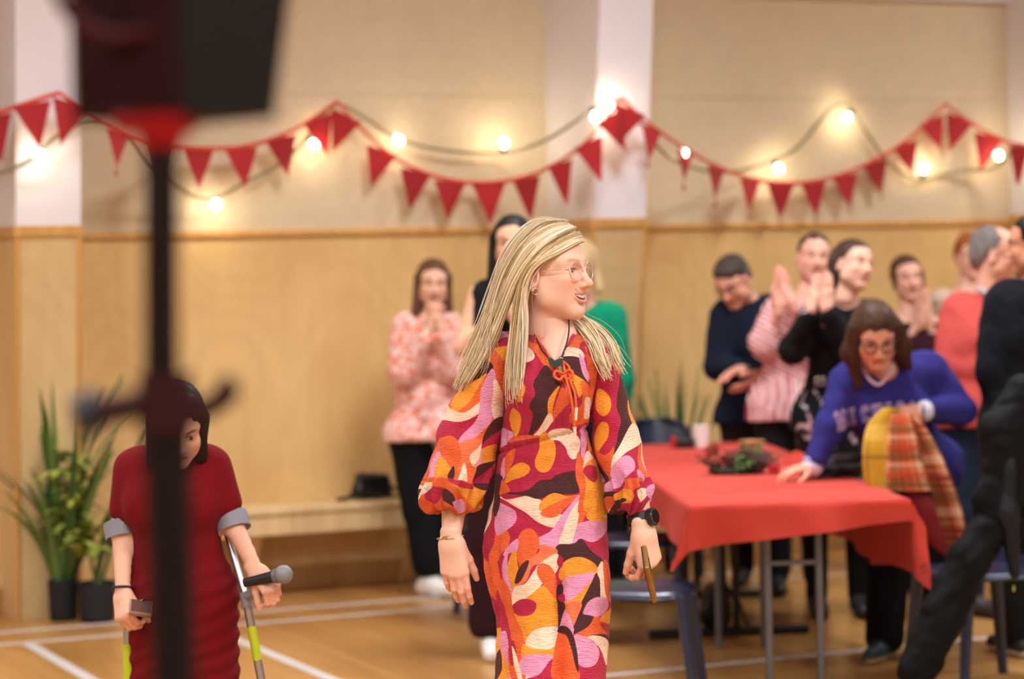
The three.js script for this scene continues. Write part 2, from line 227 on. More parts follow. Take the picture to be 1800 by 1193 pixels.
const cableMat = phys('#8a8062', 0.5), socketMat = mat('#23241f', 0.6), bulbMat = new THREE.MeshStandardMaterial({ color: 0xffffff, emissive: new THREE.Color(1, 0.86, 0.62), emissiveIntensity: 14 });
const bulbGeo = new THREE.LatheGeometry([[0.001, -0.024], [0.012, -0.022], [0.02, -0.014], [0.0235, -0.002], [0.0215, 0.009], [0.0155, 0.019], [0.0115, 0.026], [0.011, 0.034]].map(([x, y]) => new THREE.Vector2(x, y)), 20);
{
  const g = new THREE.Group(); g.name = 'string_lights'; scene.add(g); const o = onWall(-60, 320, offAt(-60)); g.position.copy(o); tag(g, 'looping cable of round warm glowing bulbs strung along the wall', 'string lights');
  const path = [[-420, 190], [-320, 290], [-210, 340], [-110, 330], [-60, 318], [0, 303], [50, 283], [95, 243], [150, 212], [215, 228], [262, 285], [312, 330], [368, 350], [430, 322], [500, 282], [545, 236], [590, 184], [640, 206], [692, 240], [770, 262], [880, 268], [950, 250], [1010, 215], [1050, 186], [1092, 178], [1125, 215], [1160, 262], [1205, 290], [1285, 302], [1355, 284], [1400, 262], [1438, 218], [1466, 186], [1490, 186], [1520, 228], [1565, 288], [1615, 316], [1660, 306], [1690, 300], [1745, 296], [1780, 270], [1840, 258], [1900, 225], [1950, 192]];
  const c = strung(path, 0), pts = c.getPoints(300).map((p) => p.sub(o)); part('cable', tube(pts.filter((_, i) => i % 2 === 0), 0.0095, 300, 6), cableMat, g);
  const bulbs = [[70, 272, -1, 0.3], [380, 360, -1, -0.3], [552, 254, -1, -0.25], [701, 247, 0.2, -1], [886, 251, 1, -0.2], [1047, 206, -1, 0.1], [1070, 186, -0.3, 0.8], [1201, 269, 1, 0.3], [1369, 296, -0.8, -0.5], [1489, 207, -1, 0], [1624, 296, 1, 0.2], [1755, 273, 0.9, -0.7], [680, 262, -0.5, 0.2]];
  const col = new THREE.Color(1, 0.8, 0.52);
  bulbs.forEach(([x, y, up, side], i) => {
    if (i === 12) return;
    const p = onWall(x, y, offAt(x) + 0.01).sub(o); let near = pts[0], bd = 1e9; for (const q of pts) { const d = q.distanceTo(p); if (d < bd) { bd = d; near = q; } }
    const dir = near.clone().sub(p).normalize(), q = new THREE.Quaternion().setFromUnitVectors(V3(0, 1, 0), dir);
    const s = part('socket', bar(p.clone().addScaledVector(dir, 0.026), near, 0.0145, 0.012, 12), socketMat, g);
    const b = part('bulb', bulbGeo, bulbMat, g); b.position.copy(p); b.quaternion.copy(q);
    const l = new THREE.PointLight(col, 0.125); l.position.copy(p); l.castShadow = true; l.shadow.radius = 1; g.add(l);
  });
}

// =====================================================================  BENCH, BAG, PLANTS
{
  const a = onWall(300, 880).x, b = onWall(740, 870).x, g = new THREE.Group(); g.name = 'wall_bench'; g.position.set(a, 0, WALL_Z); scene.add(g); tag(g, 'long plain wooden bench fixed along the plywood wall', 'bench');
  const L = b - a;
  part('seat_board', metreUV(rbx(L, 0.035, 0.34, 0.008, L / 2, 0.438, 0.175)), M.bench, g);
  part('apron', metreUV(rbx(L, 0.1, 0.025, 0.004, L / 2, 0.371, 0.32)), M.bench, g);
  for (const x of [0.25, 0.98]) { const br = rbx(0.07, 0.5, 0.035, 0.005); br.rotateX(0.66); br.translate(L * x * 0.9 + 0.05, 0.2, 0.165); part('bracket', metreUV(br), M.bench, g); }
}
{
  const p = onWall(655, 870, 0.16), g = new THREE.Group(); g.name = 'shoulder_bag'; g.position.set(p.x, 0.4555, p.z); scene.add(g); tag(g, 'small black leather shoulder bag lying on the wall bench', 'bag');
  const L = phys('#0a0b0f', 0.4);
  part('bag_body', meshField([cap(V3(-0.065, 0.045, 0), V3(0.065, 0.045, 0), 0.045, 0.045), cap(V3(-0.06, 0.105, 0), V3(0.06, 0.09, 0), 0.034, 0.036), slab(V3(0, 0.001, 0), V3(0, -1, 0))], { cell: 0.006, k: 0.03, disp: (x, y, z) => noise(x * 30, y * 30, z * 30) * 0.005 }), L, g);
  part('flap', rbx(0.15, 0.055, 0.012, 0.005, 0, 0.09, 0.043), L, g);
  part('strap', tube([[-0.07, 0.1, 0], [-0.11, 0.05, 0.02], [-0.16, 0.012, 0.05], [-0.2, 0.008, 0.02], [-0.14, 0.01, -0.03], [0.1, 0.012, 0.06], [0.17, 0.01, 0.03], [0.1, 0.06, 0]], 0.0075, 60, 6), L, g);
}
function bladeGeo(bend, w) { return loft(10, 4, (t, u) => { const a = bend * t, x = (u - 0.5) * w * Math.sin(Math.PI * Math.min(1, 0.22 + t * 0.78)) ** 0.7, v = Math.abs(u - 0.5) * w * 0.5; return V3(x, bend ? Math.sin(a) / bend : t, (bend ? (1 - Math.cos(a)) / bend : 0) + v); }, false); }
const blades = [0.15, 0.5, 0.95, 1.4].map((b) => bladeGeo(b, 0.045));
const leafMats = ['#3c6b34', '#2f5a35', '#55803a', '#6d8f4a', '#24452c'].map((c) => phys(c, 0.55, { side: THREE.DoubleSide, transmission: 0.2, thickness: 0 }));
const limeMats = ['#a9b13a', '#8fa235', '#c0bd4e'].map((c) => phys(c, 0.6, { side: THREE.DoubleSide, transmission: 0.3, thickness: 0 }));
function blade(g, y, len, az, tilt, geo, m, width = 1, x = 0, z = 0) { const o = part('leaf', geo, m, g); o.scale.set(width, len, len); o.position.set(x, y, z); o.rotation.set(0, az, 0); o.rotation.order = 'YXZ'; o.rotation.x = tilt; return o; }
function pot(name, px, py, label, build, r = 0.068, h = 0.19) {
  const p = V3(0, 0, 0), d = V3((px - 900) / F, -(py - 596.5) / F, -1).applyEuler(LEAN).applyAxisAngle(TURN, YAW); d.multiplyScalar(-EYE / d.y); p.set(d.x, 0, d.z);
  const g = new THREE.Group(); g.name = numbered(name); g.position.copy(p); g.rotation.y = YAW; scene.add(g); tag(g, label, 'plant');
  part('planter_bag', new THREE.LatheGeometry([[0.001, 0], [r * 0.93, 0], [r * 0.98, 0.02], [r, h * 0.6], [r * 1.05, h], [r * 0.98, h], [r * 0.95, h - 0.02], [0.001, h - 0.025]].map(([x, y]) => new THREE.Vector2(x, y)), 20), M.rubber, g);
  part('soil', new THREE.CylinderGeometry(r * 0.95, r * 0.95, 0.01, 18).translate(0, h - 0.02, 0), mat('#2c2018', 1), g);
  build(g, h - 0.02); return g;
}
pot('flax_plant', 112, 1089, 'tall potted flax with long strappy dark green leaves in a black planter bag', (g, y) => { const r = rng(5); for (let i = 0; i < 46; i++) { const az = r() * 6.283, len = 0.62 + r() * 0.5, wz = Math.cos(az + YAW), t = (0.05 + r() * 0.5) * (wz < 0.3 ? 0.1 : 1); blade(g, y, len, az, t, blades[Math.floor(r() * 3)], leafMats[i % 5], 0.7 + r() * 0.3, (r() - 0.5) * 0.06, (r() - 0.5) * 0.06); } });
pot('lime_palm', 171, 1091, 'potted yellow-green leafy plant in a black planter bag beside the strappy flax', (g, y) => {
  const r = rng(9); const stem = part('stem', [bar([0, y, 0], [-0.05, y + 0.35, 0.04], 0.008, 0.006), bar([-0.05, y + 0.35, 0.04], [-0.1, y + 0.64, 0.08], 0.006, 0.003)], mat('#5b5a2c', 0.8), g);
  for (let i = 0; i < 120; i++) { const h = 0.14 + r() * 0.5, az = r() * 6.283; blade(g, y + h, 0.1 + r() * 0.12, az, 0.6 + r() * 0.8, blades[2], limeMats[i % 3], 0.9 + r() * 0.5, -0.12 * h - 0.03 + (r() - 0.5) * 0.1, 0.12 * h + (r() - 0.3) * 0.08); }
  for (let i = 0; i < 9; i++) blade(g, y, 0.5 + r() * 0.4, r() * 1.6 + 0.9, 0.05 + r() * 0.3, blades[Math.floor(r() * 2)], leafMats[i % 5], 0.5 + r() * 0.2, (r() - 0.5) * 0.05, (r() - 0.5) * 0.05); }, 0.085, 0.185);
pot('grass_plant', 1190, 1003, 'slender grassy potted plant by the wall behind the red table', (g, y) => { const r = rng(21); for (let i = 0; i < 22; i++) blade(g, y, 0.7 + r() * 0.32, r() * 6.283, 0.04 + r() * 0.16, blades[Math.floor(r() * 2)], leafMats[i % 4], 0.4 + r() * 0.2, (r() - 0.5) * 0.06, (r() - 0.5) * 0.06); });

// =====================================================================  TABLES, CLOTH, CHAIRS
const tableAt = (along, across = 0, y = 0) => { const v = V3(1.02 - 0.066 * along + across, y, -8.68 - along - across * 0.066); return v.applyAxisAngle(TURN, YAW); };
const TABLE_TURN = YAW + Math.atan(0.066);
const topMat = mat('#6f6a63', 0.6), legGrey = mat('#6b6e74', 0.4, { metalness: 0.6 });
{
  const g = new THREE.Group(); g.name = 'folding_table'; g.position.copy(tableAt(0.77)); g.rotation.y = TABLE_TURN; scene.add(g); tag(g, 'folding table on thin grey metal legs, nearer half of the red-clothed pair', 'table');
  part('table_top', rbx(0.76, 0.03, 1.52, 0.008, 0, 0.72, 0), topMat, g);
  for (const s of [1, -1]) { const z = s * 0.62; for (const x of [-0.095, 0.095]) part('leg', rbx(0.026, 0.705, 0.026, 0.006, x, 0.3525, z), legGrey, g); part('crossbar', rbx(0.17, 0.018, 0.018, 0.005, 0, 0.5, z), legGrey, g); }
}
{
  const g = new THREE.Group(); g.name = numbered('folding_table'); g.position.copy(tableAt(2.33)); g.rotation.y = TABLE_TURN; scene.add(g); tag(g, 'table on black T-shaped feet, farther half of the red-clothed pair', 'table');
  part('table_top', rbx(0.76, 0.03, 1.52, 0.008, 0, 0.72, 0), topMat, g);
  for (const s of [1, -1]) { const z = s * 0.6; part('foot', rbx(0.7, 0.035, 0.06, 0.012, 0, 0.0175, z), M.black, g); for (const x of [-0.02, 0.035]) part('leg', rbx(0.028, 0.67, 0.05, 0.008, x, 0.37, z), M.black, g); }
}
const clothMat = phys('#bd4034', 0.92, { side: THREE.DoubleSide, specularIntensity: 0.4, sheen: 0.08, sheenColor: new THREE.Color('#ff8a70'), sheenRoughness: 0.5, transmission: 0.06, thickness: 0 });
{
  const w = 0.39, z0 = -0.004, l = 3.12, R = 0.012, top = 0.738;
  const over = { near: (s) => mix(0.165, 0.085, s) , left: 0.17, right: 0.3, far: 0.2 };
  const N = 90, K = 170, pos = [], uv = [], idx = [];
  for (let i = 0; i <= K; i++) for (let j = 0; j <= N; j++) {
    const s = j / N, across = mix(-w - over.left, w + over.right, s), along = mix(-over.near(clamp((across + w) / (2 * w), 0, 1)), l + over.far, i / K);
    const eu = Math.max(0, Math.abs(across) - w), ev = along < 0 ? -along : Math.max(0, along - l), su = Math.sign(across), sv = along < 0 ? -1 : 1;
    let x = clamp(across, -w, w), z = clamp(along, 0, l), e = Math.max(eu, ev), m = Math.min(eu, ev);
    const drop = e > 0 ? Math.max(0, e - R * 0.5) + m * 0.35 : 0, out = e > 0 ? R * Math.min(1, e / R) : 0;
    if (eu > 0) x += su * (out * 0.8 + m * 0.5 + drop * 0.06 + (eu >= ev ? 1 : 0) * Math.sin(along * 6) * 0.02 * eu / 0.2);
    if (ev > 0) z += sv * (out * 0.8 + m * 0.5 + drop * 0.1 + (Math.sin(across * 11 + 1) + 0.6 * Math.sin(across * 23 + along * 9)) * 0.026 * ev / 0.15);
    const y = top - drop + (e === 0 ? noise(x * 5, z * 5, 1) * 0.0015 : 0);
    const p = tableAt(z + z0, x, y); pos.push(p.x, p.y, p.z); uv.push(across, along);
  }
  for (let i = 0; i < K; i++) for (let j = 0; j < N; j++) { const a = i * (N + 1) + j; idx.push(a, a + 1, a + N + 1, a + 1, a + N + 2, a + N + 1); }
  const g = new THREE.BufferGeometry(), c = tableAt(1.5, 0, 0.738); g.setAttribute('position', new THREE.Float32BufferAttribute(pos, 3)); g.setAttribute('uv', new THREE.Float32BufferAttribute(uv, 2)); g.setIndex(idx); g.computeVertexNormals(); g.translate(-c.x, -c.y, -c.z);
  const grp = new THREE.Group(); grp.name = 'tablecloth'; grp.position.copy(c); scene.add(grp); tag(grp, 'bright red tablecloth hanging unevenly over the long table', 'tablecloth');
  part('cloth', g, clothMat, grp);
  const ink = mat('#3a1010', 0.9), mark = [[[0, 0], [0.01, 0.016], [0.018, 0.02]], [[0.002, 0.012], [0.02, 0.012]], [[0.004, -0.006], [0.016, -0.002], [0.022, 0.004]]].map((s) => tube(s.map(([x, y]) => V3(x * 1.3, y * 1.3, 0)), 0.0014, 8, 5));
  const mk = part('ink_mark', mark, ink, grp); const q = W(1617, 1003, 8.62); mk.position.copy(q.sub(c)); mk.rotation.y = YAW;
}
const navy = phys('#1b2740', 0.28, { clearcoat: 0.2 });
const chairSeat = (() => loft(14, 40, (t, u) => { const a = u * 6.283, r = t < 0.5 ? t * 2 : 1 - (t - 0.5) * 2, e = Math.min(1, r), sx = Math.sign(Math.cos(a)) * Math.abs(Math.cos(a)) ** 0.45, sz = Math.sign(Math.sin(a)) * Math.abs(Math.sin(a)) ** 0.45; const lift = t < 0.5 ? 0.012 * e * e : 0.012 * e * e - 0.03 - (e > 0.93 ? -0.002 : 0.0); return V3(sx * 0.215 * e, 0.435 + lift, sz * 0.21 * e); }))();
const chairBack = (() => { const w = 0.2, pts = (side) => (t, u) => { const y = 0.44 + t * 0.37, half = w * (1 - 0.12 * t) * (t > 0.85 ? Math.sqrt(Math.max(0.02, 1 - ((t - 0.85) / 0.15) ** 2 * 0.75)) : 1), x = (u - 0.5) * 2 * half, z = -0.19 - t * 0.1 - 0.035 * (1 - ((u - 0.5) * 2) ** 2) + side * 0.008; return V3(x, y, z); };
  const keep = (g) => { const i = g.index.array, p = g.attributes.position, out = []; for (let k = 0; k < i.length; k += 3) { const y = (p.getY(i[k]) + p.getY(i[k + 1]) + p.getY(i[k + 2])) / 3, x = (p.getX(i[k]) + p.getX(i[k + 1]) + p.getX(i[k + 2])) / 3; if (y > 0.49 && y < 0.58 && Math.abs(x) < 0.14) continue; out.push(i[k], i[k + 1], i[k + 2]); } g.setIndex(out); return g; };
  return [keep(loft(24, 20, pts(1), false, true)), keep(loft(24, 20, pts(-1), false, false)), tube([...Array(17)].map((_, i) => { const a = i / 16; const u = a < 0.25 ? 0 : a > 0.75 ? 1 : (a - 0.25) * 2, t = a < 0.25 ? a * 4 : a > 0.75 ? (1 - a) * 4 : 1; return pts(0)(t, u); }), 0.012, 60, 8)]; })();
function chair(name, px, z, turn, label) {
  const g = stand(name, px, z, label, 'chair', 'navy plastic chairs around the red table'); g.rotation.y = YAW + turn;
  part('seat', chairSeat, navy, g); part('backrest', merge(chairBack.map((q) => q.clone())), navy, g);
  for (const sx of [-1, 1]) for (const sz of [-1, 1]) { const l = loft(8, 12, (t, u) => { const a = u * 6.283, r = mix(0.03, 0.022, t); return V3(sx * mix(0.18, 0.21, t) + Math.cos(a) * r, mix(0.43, 0, t), sz * mix(0.165, 0.21, t) + Math.sin(a) * r * 0.8); }); part('leg', l, navy, g); }
  return g;
}
chair('plastic_chair', 1112, 8.72, Math.PI / 2 - 0.15, 'navy plastic chair just behind the blonde woman\'s hand with the phone');
chair('plastic_chair', 1716, 9.0, -Math.PI / 2 + 0.35, 'navy plastic chair at the table\'s right, beside the hanging black puffer jacket');
chair('plastic_chair', 1105, 10.35, Math.PI / 2 - 0.05, 'navy plastic chair along the left side of the table, behind the nearer one');
chair('plastic_chair', 1166, 12.25, Math.PI + 3.3, 'navy plastic chair at the far end of the red table, only its back showing');
chair('plastic_chair', 880, 11.15, Math.PI / 2 + 0.2, 'navy plastic chair mostly hidden behind the blonde woman\'s patterned skirt');

// things on the table
const T = (px, py) => { const d = V3((px - 900) / F, -(py - 596.5) / F, -1).applyEuler(LEAN).applyAxisAngle(TURN, YAW); d.multiplyScalar((0.739 - EYE) / d.y); return V3(d.x, 0.739, d.z); };
const lathe = (pts, n = 24) => new THREE.LatheGeometry(pts.map(([x, y]) => new THREE.Vector2(x, y)), n);
function placed(name, p, label, category) { const g = new THREE.Group(); g.name = numbered(name); g.position.copy(p); g.rotation.y = YAW; scene.add(g); return tag(g, label, category); }
{ const g = placed('paper_cup', T(1233, 786), 'white paper cup standing near the far end of the red table', 'cup'); part('cup_wall', lathe([[0.001, 0.002], [0.031, 0.002], [0.0315, 0], [0.042, 0.1], [0.0405, 0.1], [0.031, 0.006], [0.001, 0.006]]), mat('#ece4e0', 0.7), g); part('rim', new THREE.TorusGeometry(0.042, 0.0022, 8, 28).rotateX(Math.PI / 2).translate(0, 0.101, 0), mat('#f4efec', 0.6), g); }
{ const g = placed('plastic_tumbler', T(1361, 833), 'clear plastic cup half full of red drink beside the foliage centrepiece', 'cup'); part('cup_wall', lathe([[0.001, 0.0015], [0.0215, 0.0015], [0.026, 0.085], [0.025, 0.085], [0.0205, 0.003], [0.001, 0.003]]), phys('#ffffff', 0.08, { transmission: 1, thickness: 0, side: THREE.DoubleSide }), g); part('drink', lathe([[0.001, 0.004], [0.0198, 0.004], [0.0222, 0.045], [0.001, 0.045]]), phys('#b3121f', 0.15), g); }
{ const g = placed('plastic_tumbler', T(1252, 800), 'low red drinking cup between the white paper cup and the foliage', 'cup'); part('cup_wall', lathe([[0.001, 0.001], [0.026, 0.001], [0.03, 0.04], [0.028, 0.04], [0.024, 0.004], [0.001, 0.004]]), phys('#b31e2a', 0.3), g); }
{ const g = placed('gift_box', T(1199, 787), 'small black and red box left of the white paper cup', 'box'); part('box_body', rbx(0.085, 0.04, 0.07, 0.005, 0.012, 0.02, 0), mat('#15090c', 0.5), g); part('lid', rbx(0.022, 0.055, 0.07, 0.004, -0.042, 0.0275, 0), mat('#b01c22', 0.5), g); }
{ const g = placed('wooden_bowl', T(1322, 794), 'light wooden bowl behind the foliage on the red table', 'bowl'); part('bowl_wall', lathe([[0.001, 0], [0.03, 0], [0.045, 0.012], [0.058, 0.05], [0.054, 0.05], [0.04, 0.016], [0.001, 0.008]]), mat('#c08a50', 0.5, { map: grainTex }), g); part('rim', new THREE.TorusGeometry(0.056, 0.003, 8, 30).rotateX(Math.PI / 2).translate(0, 0.05, 0), mat('#cf9a60', 0.5), g); }
{ const g = placed('red_napkin', T(1402, 813), 'crumpled bright red cloth napkin on the table by the leaning woman', 'napkin'); part('folds', loft(20, 30, (t, u) => { const a = u * 6.283, r = 0.075 * t * (1 + 0.25 * noise(Math.cos(a) * 2, Math.sin(a) * 2, 3)); return V3(Math.cos(a) * r, 0.004 + 0.05 * (1 - t) ** 0.6 * (1 + 0.5 * noise(Math.cos(a) * 2 * t, Math.sin(a) * 2 * t, 9)) * Math.max(0, 1 - t * t), Math.sin(a) * r); }), clothMat, g); }
{
  const g = placed('table_centrepiece', T(1292, 832), 'low arrangement of brown, green and dark red foliage on the red table', 'centrepiece'), r = rng(33);
  const leaf = bladeGeo(0.6, 0.5), cols = ['#4a3a22', '#5b4a2a', '#3e6a30', '#4f7a3a', '#4d1f28', '#3a2228', '#6b5a33'].map((c) => phys(c, 0.7, { side: THREE.DoubleSide }));
  for (let i = 0; i < 42; i++) {
    const x = (r() - 0.45) * 0.22, z = (r() - 0.5) * 0.14, az = r() * 6.283, tilt = 0.2 + r() * 1.1, len = 0.05 + r() * 0.06 * (1 - Math.abs(x) * 3) + 0.02, geos = [bar([0, 0, 0], [0, len, 0], 0.0015, 0.0008, 5)];
    for (let k = 0; k < 12; k++) { const h = leaf.clone(); const s = 0.018 + r() * 0.014; h.scale(s, s, s); h.rotateX(0.7 + r() * 0.5); h.rotateY(k * 2.4); h.translate(0, len * (0.15 + 0.85 * k / 12), 0); geos.push(h); }
    const m = part('sprig', geos, cols[Math.floor(r() * 7)], g); m.position.set(x, 0.004 + (i % 3) * 0.008, z); m.rotation.set(0, az, 0); m.rotation.order = 'YXZ'; m.rotation.x = tilt;
  }
  part('base_moss', meshField([ell(V3(0, 0.012, 0), [0.11, 0.016, 0.07], 0.01)], { cell: 0.006, disp: (x, y, z) => noise(x * 60, y * 60, z * 60) * 0.006 }), mat('#2a2a1c', 1), g);
}
{
  const g = placed('black_handbag', T(1456, 838), 'soft black leather bag lying on the table edge under the leaning woman\'s hand', 'bag');
  const L = phys('#17181c', 0.4);
  part('bag_body', meshField([cap(V3(-0.09, 0.032, 0), V3(0.16, 0.036, -0.02), 0.032, 0.036), cap(V3(-0.06, 0.042, -0.05), V3(0.12, 0.045, -0.07), 0.04, 0.045), slab(V3(0, 0.001, 0), V3(0, -1, 0))], { cell: 0.006, k: 0.03, disp: (x, y, z) => (Math.sin(x * 70 + z * 40) * 0.5 + noise(x * 25, y * 25, z * 25)) * 0.005 }), L, g);
  part('handle', tube([[-0.08, 0.06, -0.01], [-0.12, 0.03, 0.02], [-0.08, 0.012, 0.05], [0, 0.012, 0.055], [0.04, 0.05, 0.03]], 0.008, 30, 7), L, g);
}
{
  const g = placed('black_rucksack', V3(0, 0, 0), 'slumped black rucksack on the floor under the red table', 'bag'), d = W(1258, 1118, 10.6); g.position.set(d.x, 0, d.z);
  part('bag_body', meshField([cap(V3(0, 0.07, 0), V3(0.01, 0.16, -0.02), 0.075, 0.055), slab(V3(0, 0.001, 0), V3(0, -1, 0))], { cell: 0.009, k: 0.03, disp: (x, y, z) => noise(x * 14, y * 14, z * 14) * 0.012 }), phys('#0b0b0d', 0.5), g);
  part('buckle', rbx(0.02, 0.012, 0.006, 0.002, -0.01, 0.2, 0.05), M.steel, g);
  part('strap', tube([[0.03, 0.2, 0], [0.09, 0.15, 0.03], [0.13, 0.04, 0.05], [0.15, 0.01, 0.06]], 0.008, 20, 6), M.black, g);
}

// =====================================================================  FOREGROUND STAND, FAR OUT OF FOCUS
{
  const g = stand('tripod_stand', 287, 2.0, 'dark telescopic tripod pole in the left foreground, strongly out of focus', 'stand'), J = g.userData.J, pole = phys('#140808', 0.6, { specularIntensity: 0.3 });
  const a = J(283, 205), b = J(292, 700), m = J(305, 1300);
  part('upper_tube', bar(J(283, 690), a, 0.0145, 0.0145, 20), pole, g);
  part('lower_tube', bar([m.x, 0.18, m.z], J(292, 690), 0.0195, 0.0195, 20), pole, g);
  const red = phys('#2c0a0b', 0.6, { specularIntensity: 0.35 }), blue = phys('#121628', 0.5);
  part('collar', bar(J(293, 760), J(290, 655), 0.023, 0.023, 20), red, g);
  part('clamp_arm', tube([J(300, 705), J(245, 712), J(190, 722), J(150, 728)], 0.0125, 24, 10), red, g);
  part('clamp_knob', bar(J(172, 722), J(132, 732), 0.02, 0.016, 16), blue, g);
  part('clamp_lever', tube([J(300, 712), J(345, 722), J(385, 705), J(402, 685), J(385, 672)], 0.0095, 30, 8), red, g);
  for (const k of [0, 1, 2]) { const t = k * 2.094 + 0.5, top = V3(m.x, 0.5, m.z), f = V3(m.x + Math.cos(t) * 0.45, 0.015, m.z + Math.sin(t) * 0.45); part('leg', bar(f, top, 0.011, 0.011, 10), pole, g); part('rubber_foot', new THREE.SphereGeometry(0.016, 12, 8).translate(f.x, 0.016, f.z), M.rubber, g); }
  part('leg_hub', bar([m.x, 0.44, m.z], [m.x, 0.56, m.z], 0.026, 0.026, 16), red, g);
}
{
  const g = stand('stage_light_box', 287, 2.0, 'dark box with red underside on top of the out-of-focus foreground pole', 'stage light'), J = g.userData.J;
  const c = J(327, 205), L = J(110, 205), R = J(468, 205), hgt = 0.2, dk = phys('#220606', 0.85, { specularIntensity: 0.25 }), gr = phys('#1b1815', 0.85, { specularIntensity: 0.25 });
  // a tapering cabinet standing corner-on to the lens
  const bot = [[L.x, 0, -0.05], [c.x, 0, 0.02], [R.x, 0, -0.07], [c.x - 0.03, 0, -0.16]], top = [[L.x - 0.002, hgt, -0.06], [c.x, hgt, 0.02], [R.x + 0.03, hgt, -0.07], [c.x - 0.03, hgt, -0.17]];
  const face = (ids) => { const pos = []; for (const i of ids) pos.push(i); return pos; };
  const quadG = (a, b, d, e) => { const q = new THREE.BufferGeometry(); q.setAttribute('position', new THREE.Float32BufferAttribute([...a, ...b, ...d, ...a, ...d, ...e], 3)); q.computeVertexNormals(); return q; };
  const y0 = c.y + 0.002, up = (p) => [p[0], p[1] + y0, p[2]];
  const B = bot.map(up), U = top.map(up);
  part('left_panel', quadG(B[0], B[1], U[1], U[0]), dk, g); part('right_panel', quadG(B[1], B[2], U[2], U[1]), gr, g);
  part('rear_shell', [quadG(B[2], B[3], U[3], U[2]), quadG(B[3], B[0], U[0], U[3]), quadG(B[0], B[3], B[2], B[1]), quadG(U[0], U[1], U[2], U[3])], gr, g);
  const s = J(265, 215); part('mount_bracket', [rbx(0.066, 0.014, 0.05, 0.005, s.x, y0 - 0.006, -0.03), bar([J(283, 235).x, y0 - 0.028, 0], [J(283, 205).x, y0, 0], 0.017, 0.024, 16)], phys('#8a0d12', 0.6, { specularIntensity: 0.3 }), g);
  part('lamp_ring', new THREE.TorusGeometry(0.055, 0.006, 10, 32).translate((L.x + c.x) / 2, y0 + 0.12, -0.005), phys('#3a0808', 0.7, { specularIntensity: 0.3 }), g);
}
// =====================================================================  PEOPLE: heads, hands, bodies
const SKIN = { fair: lin('#e6b79c'), pink: lin('#dfa48c'), tan: lin('#cf9a78'), light: lin('#ecc4ac') };
const skinMat = new THREE.MeshPhysicalMaterial({ color: 0xffffff, vertexColors: true, roughness: 0.5, sheen: 0.25, sheenColor: new THREE.Color('#ffb9a0'), sheenRoughness: 0.6, specularIntensity: 0.7 });
const teethMat = phys('#efe6d8', 0.25), eyeMat = new THREE.MeshPhysicalMaterial({ color: 0xffffff, vertexColors: true, roughness: 0.12 });
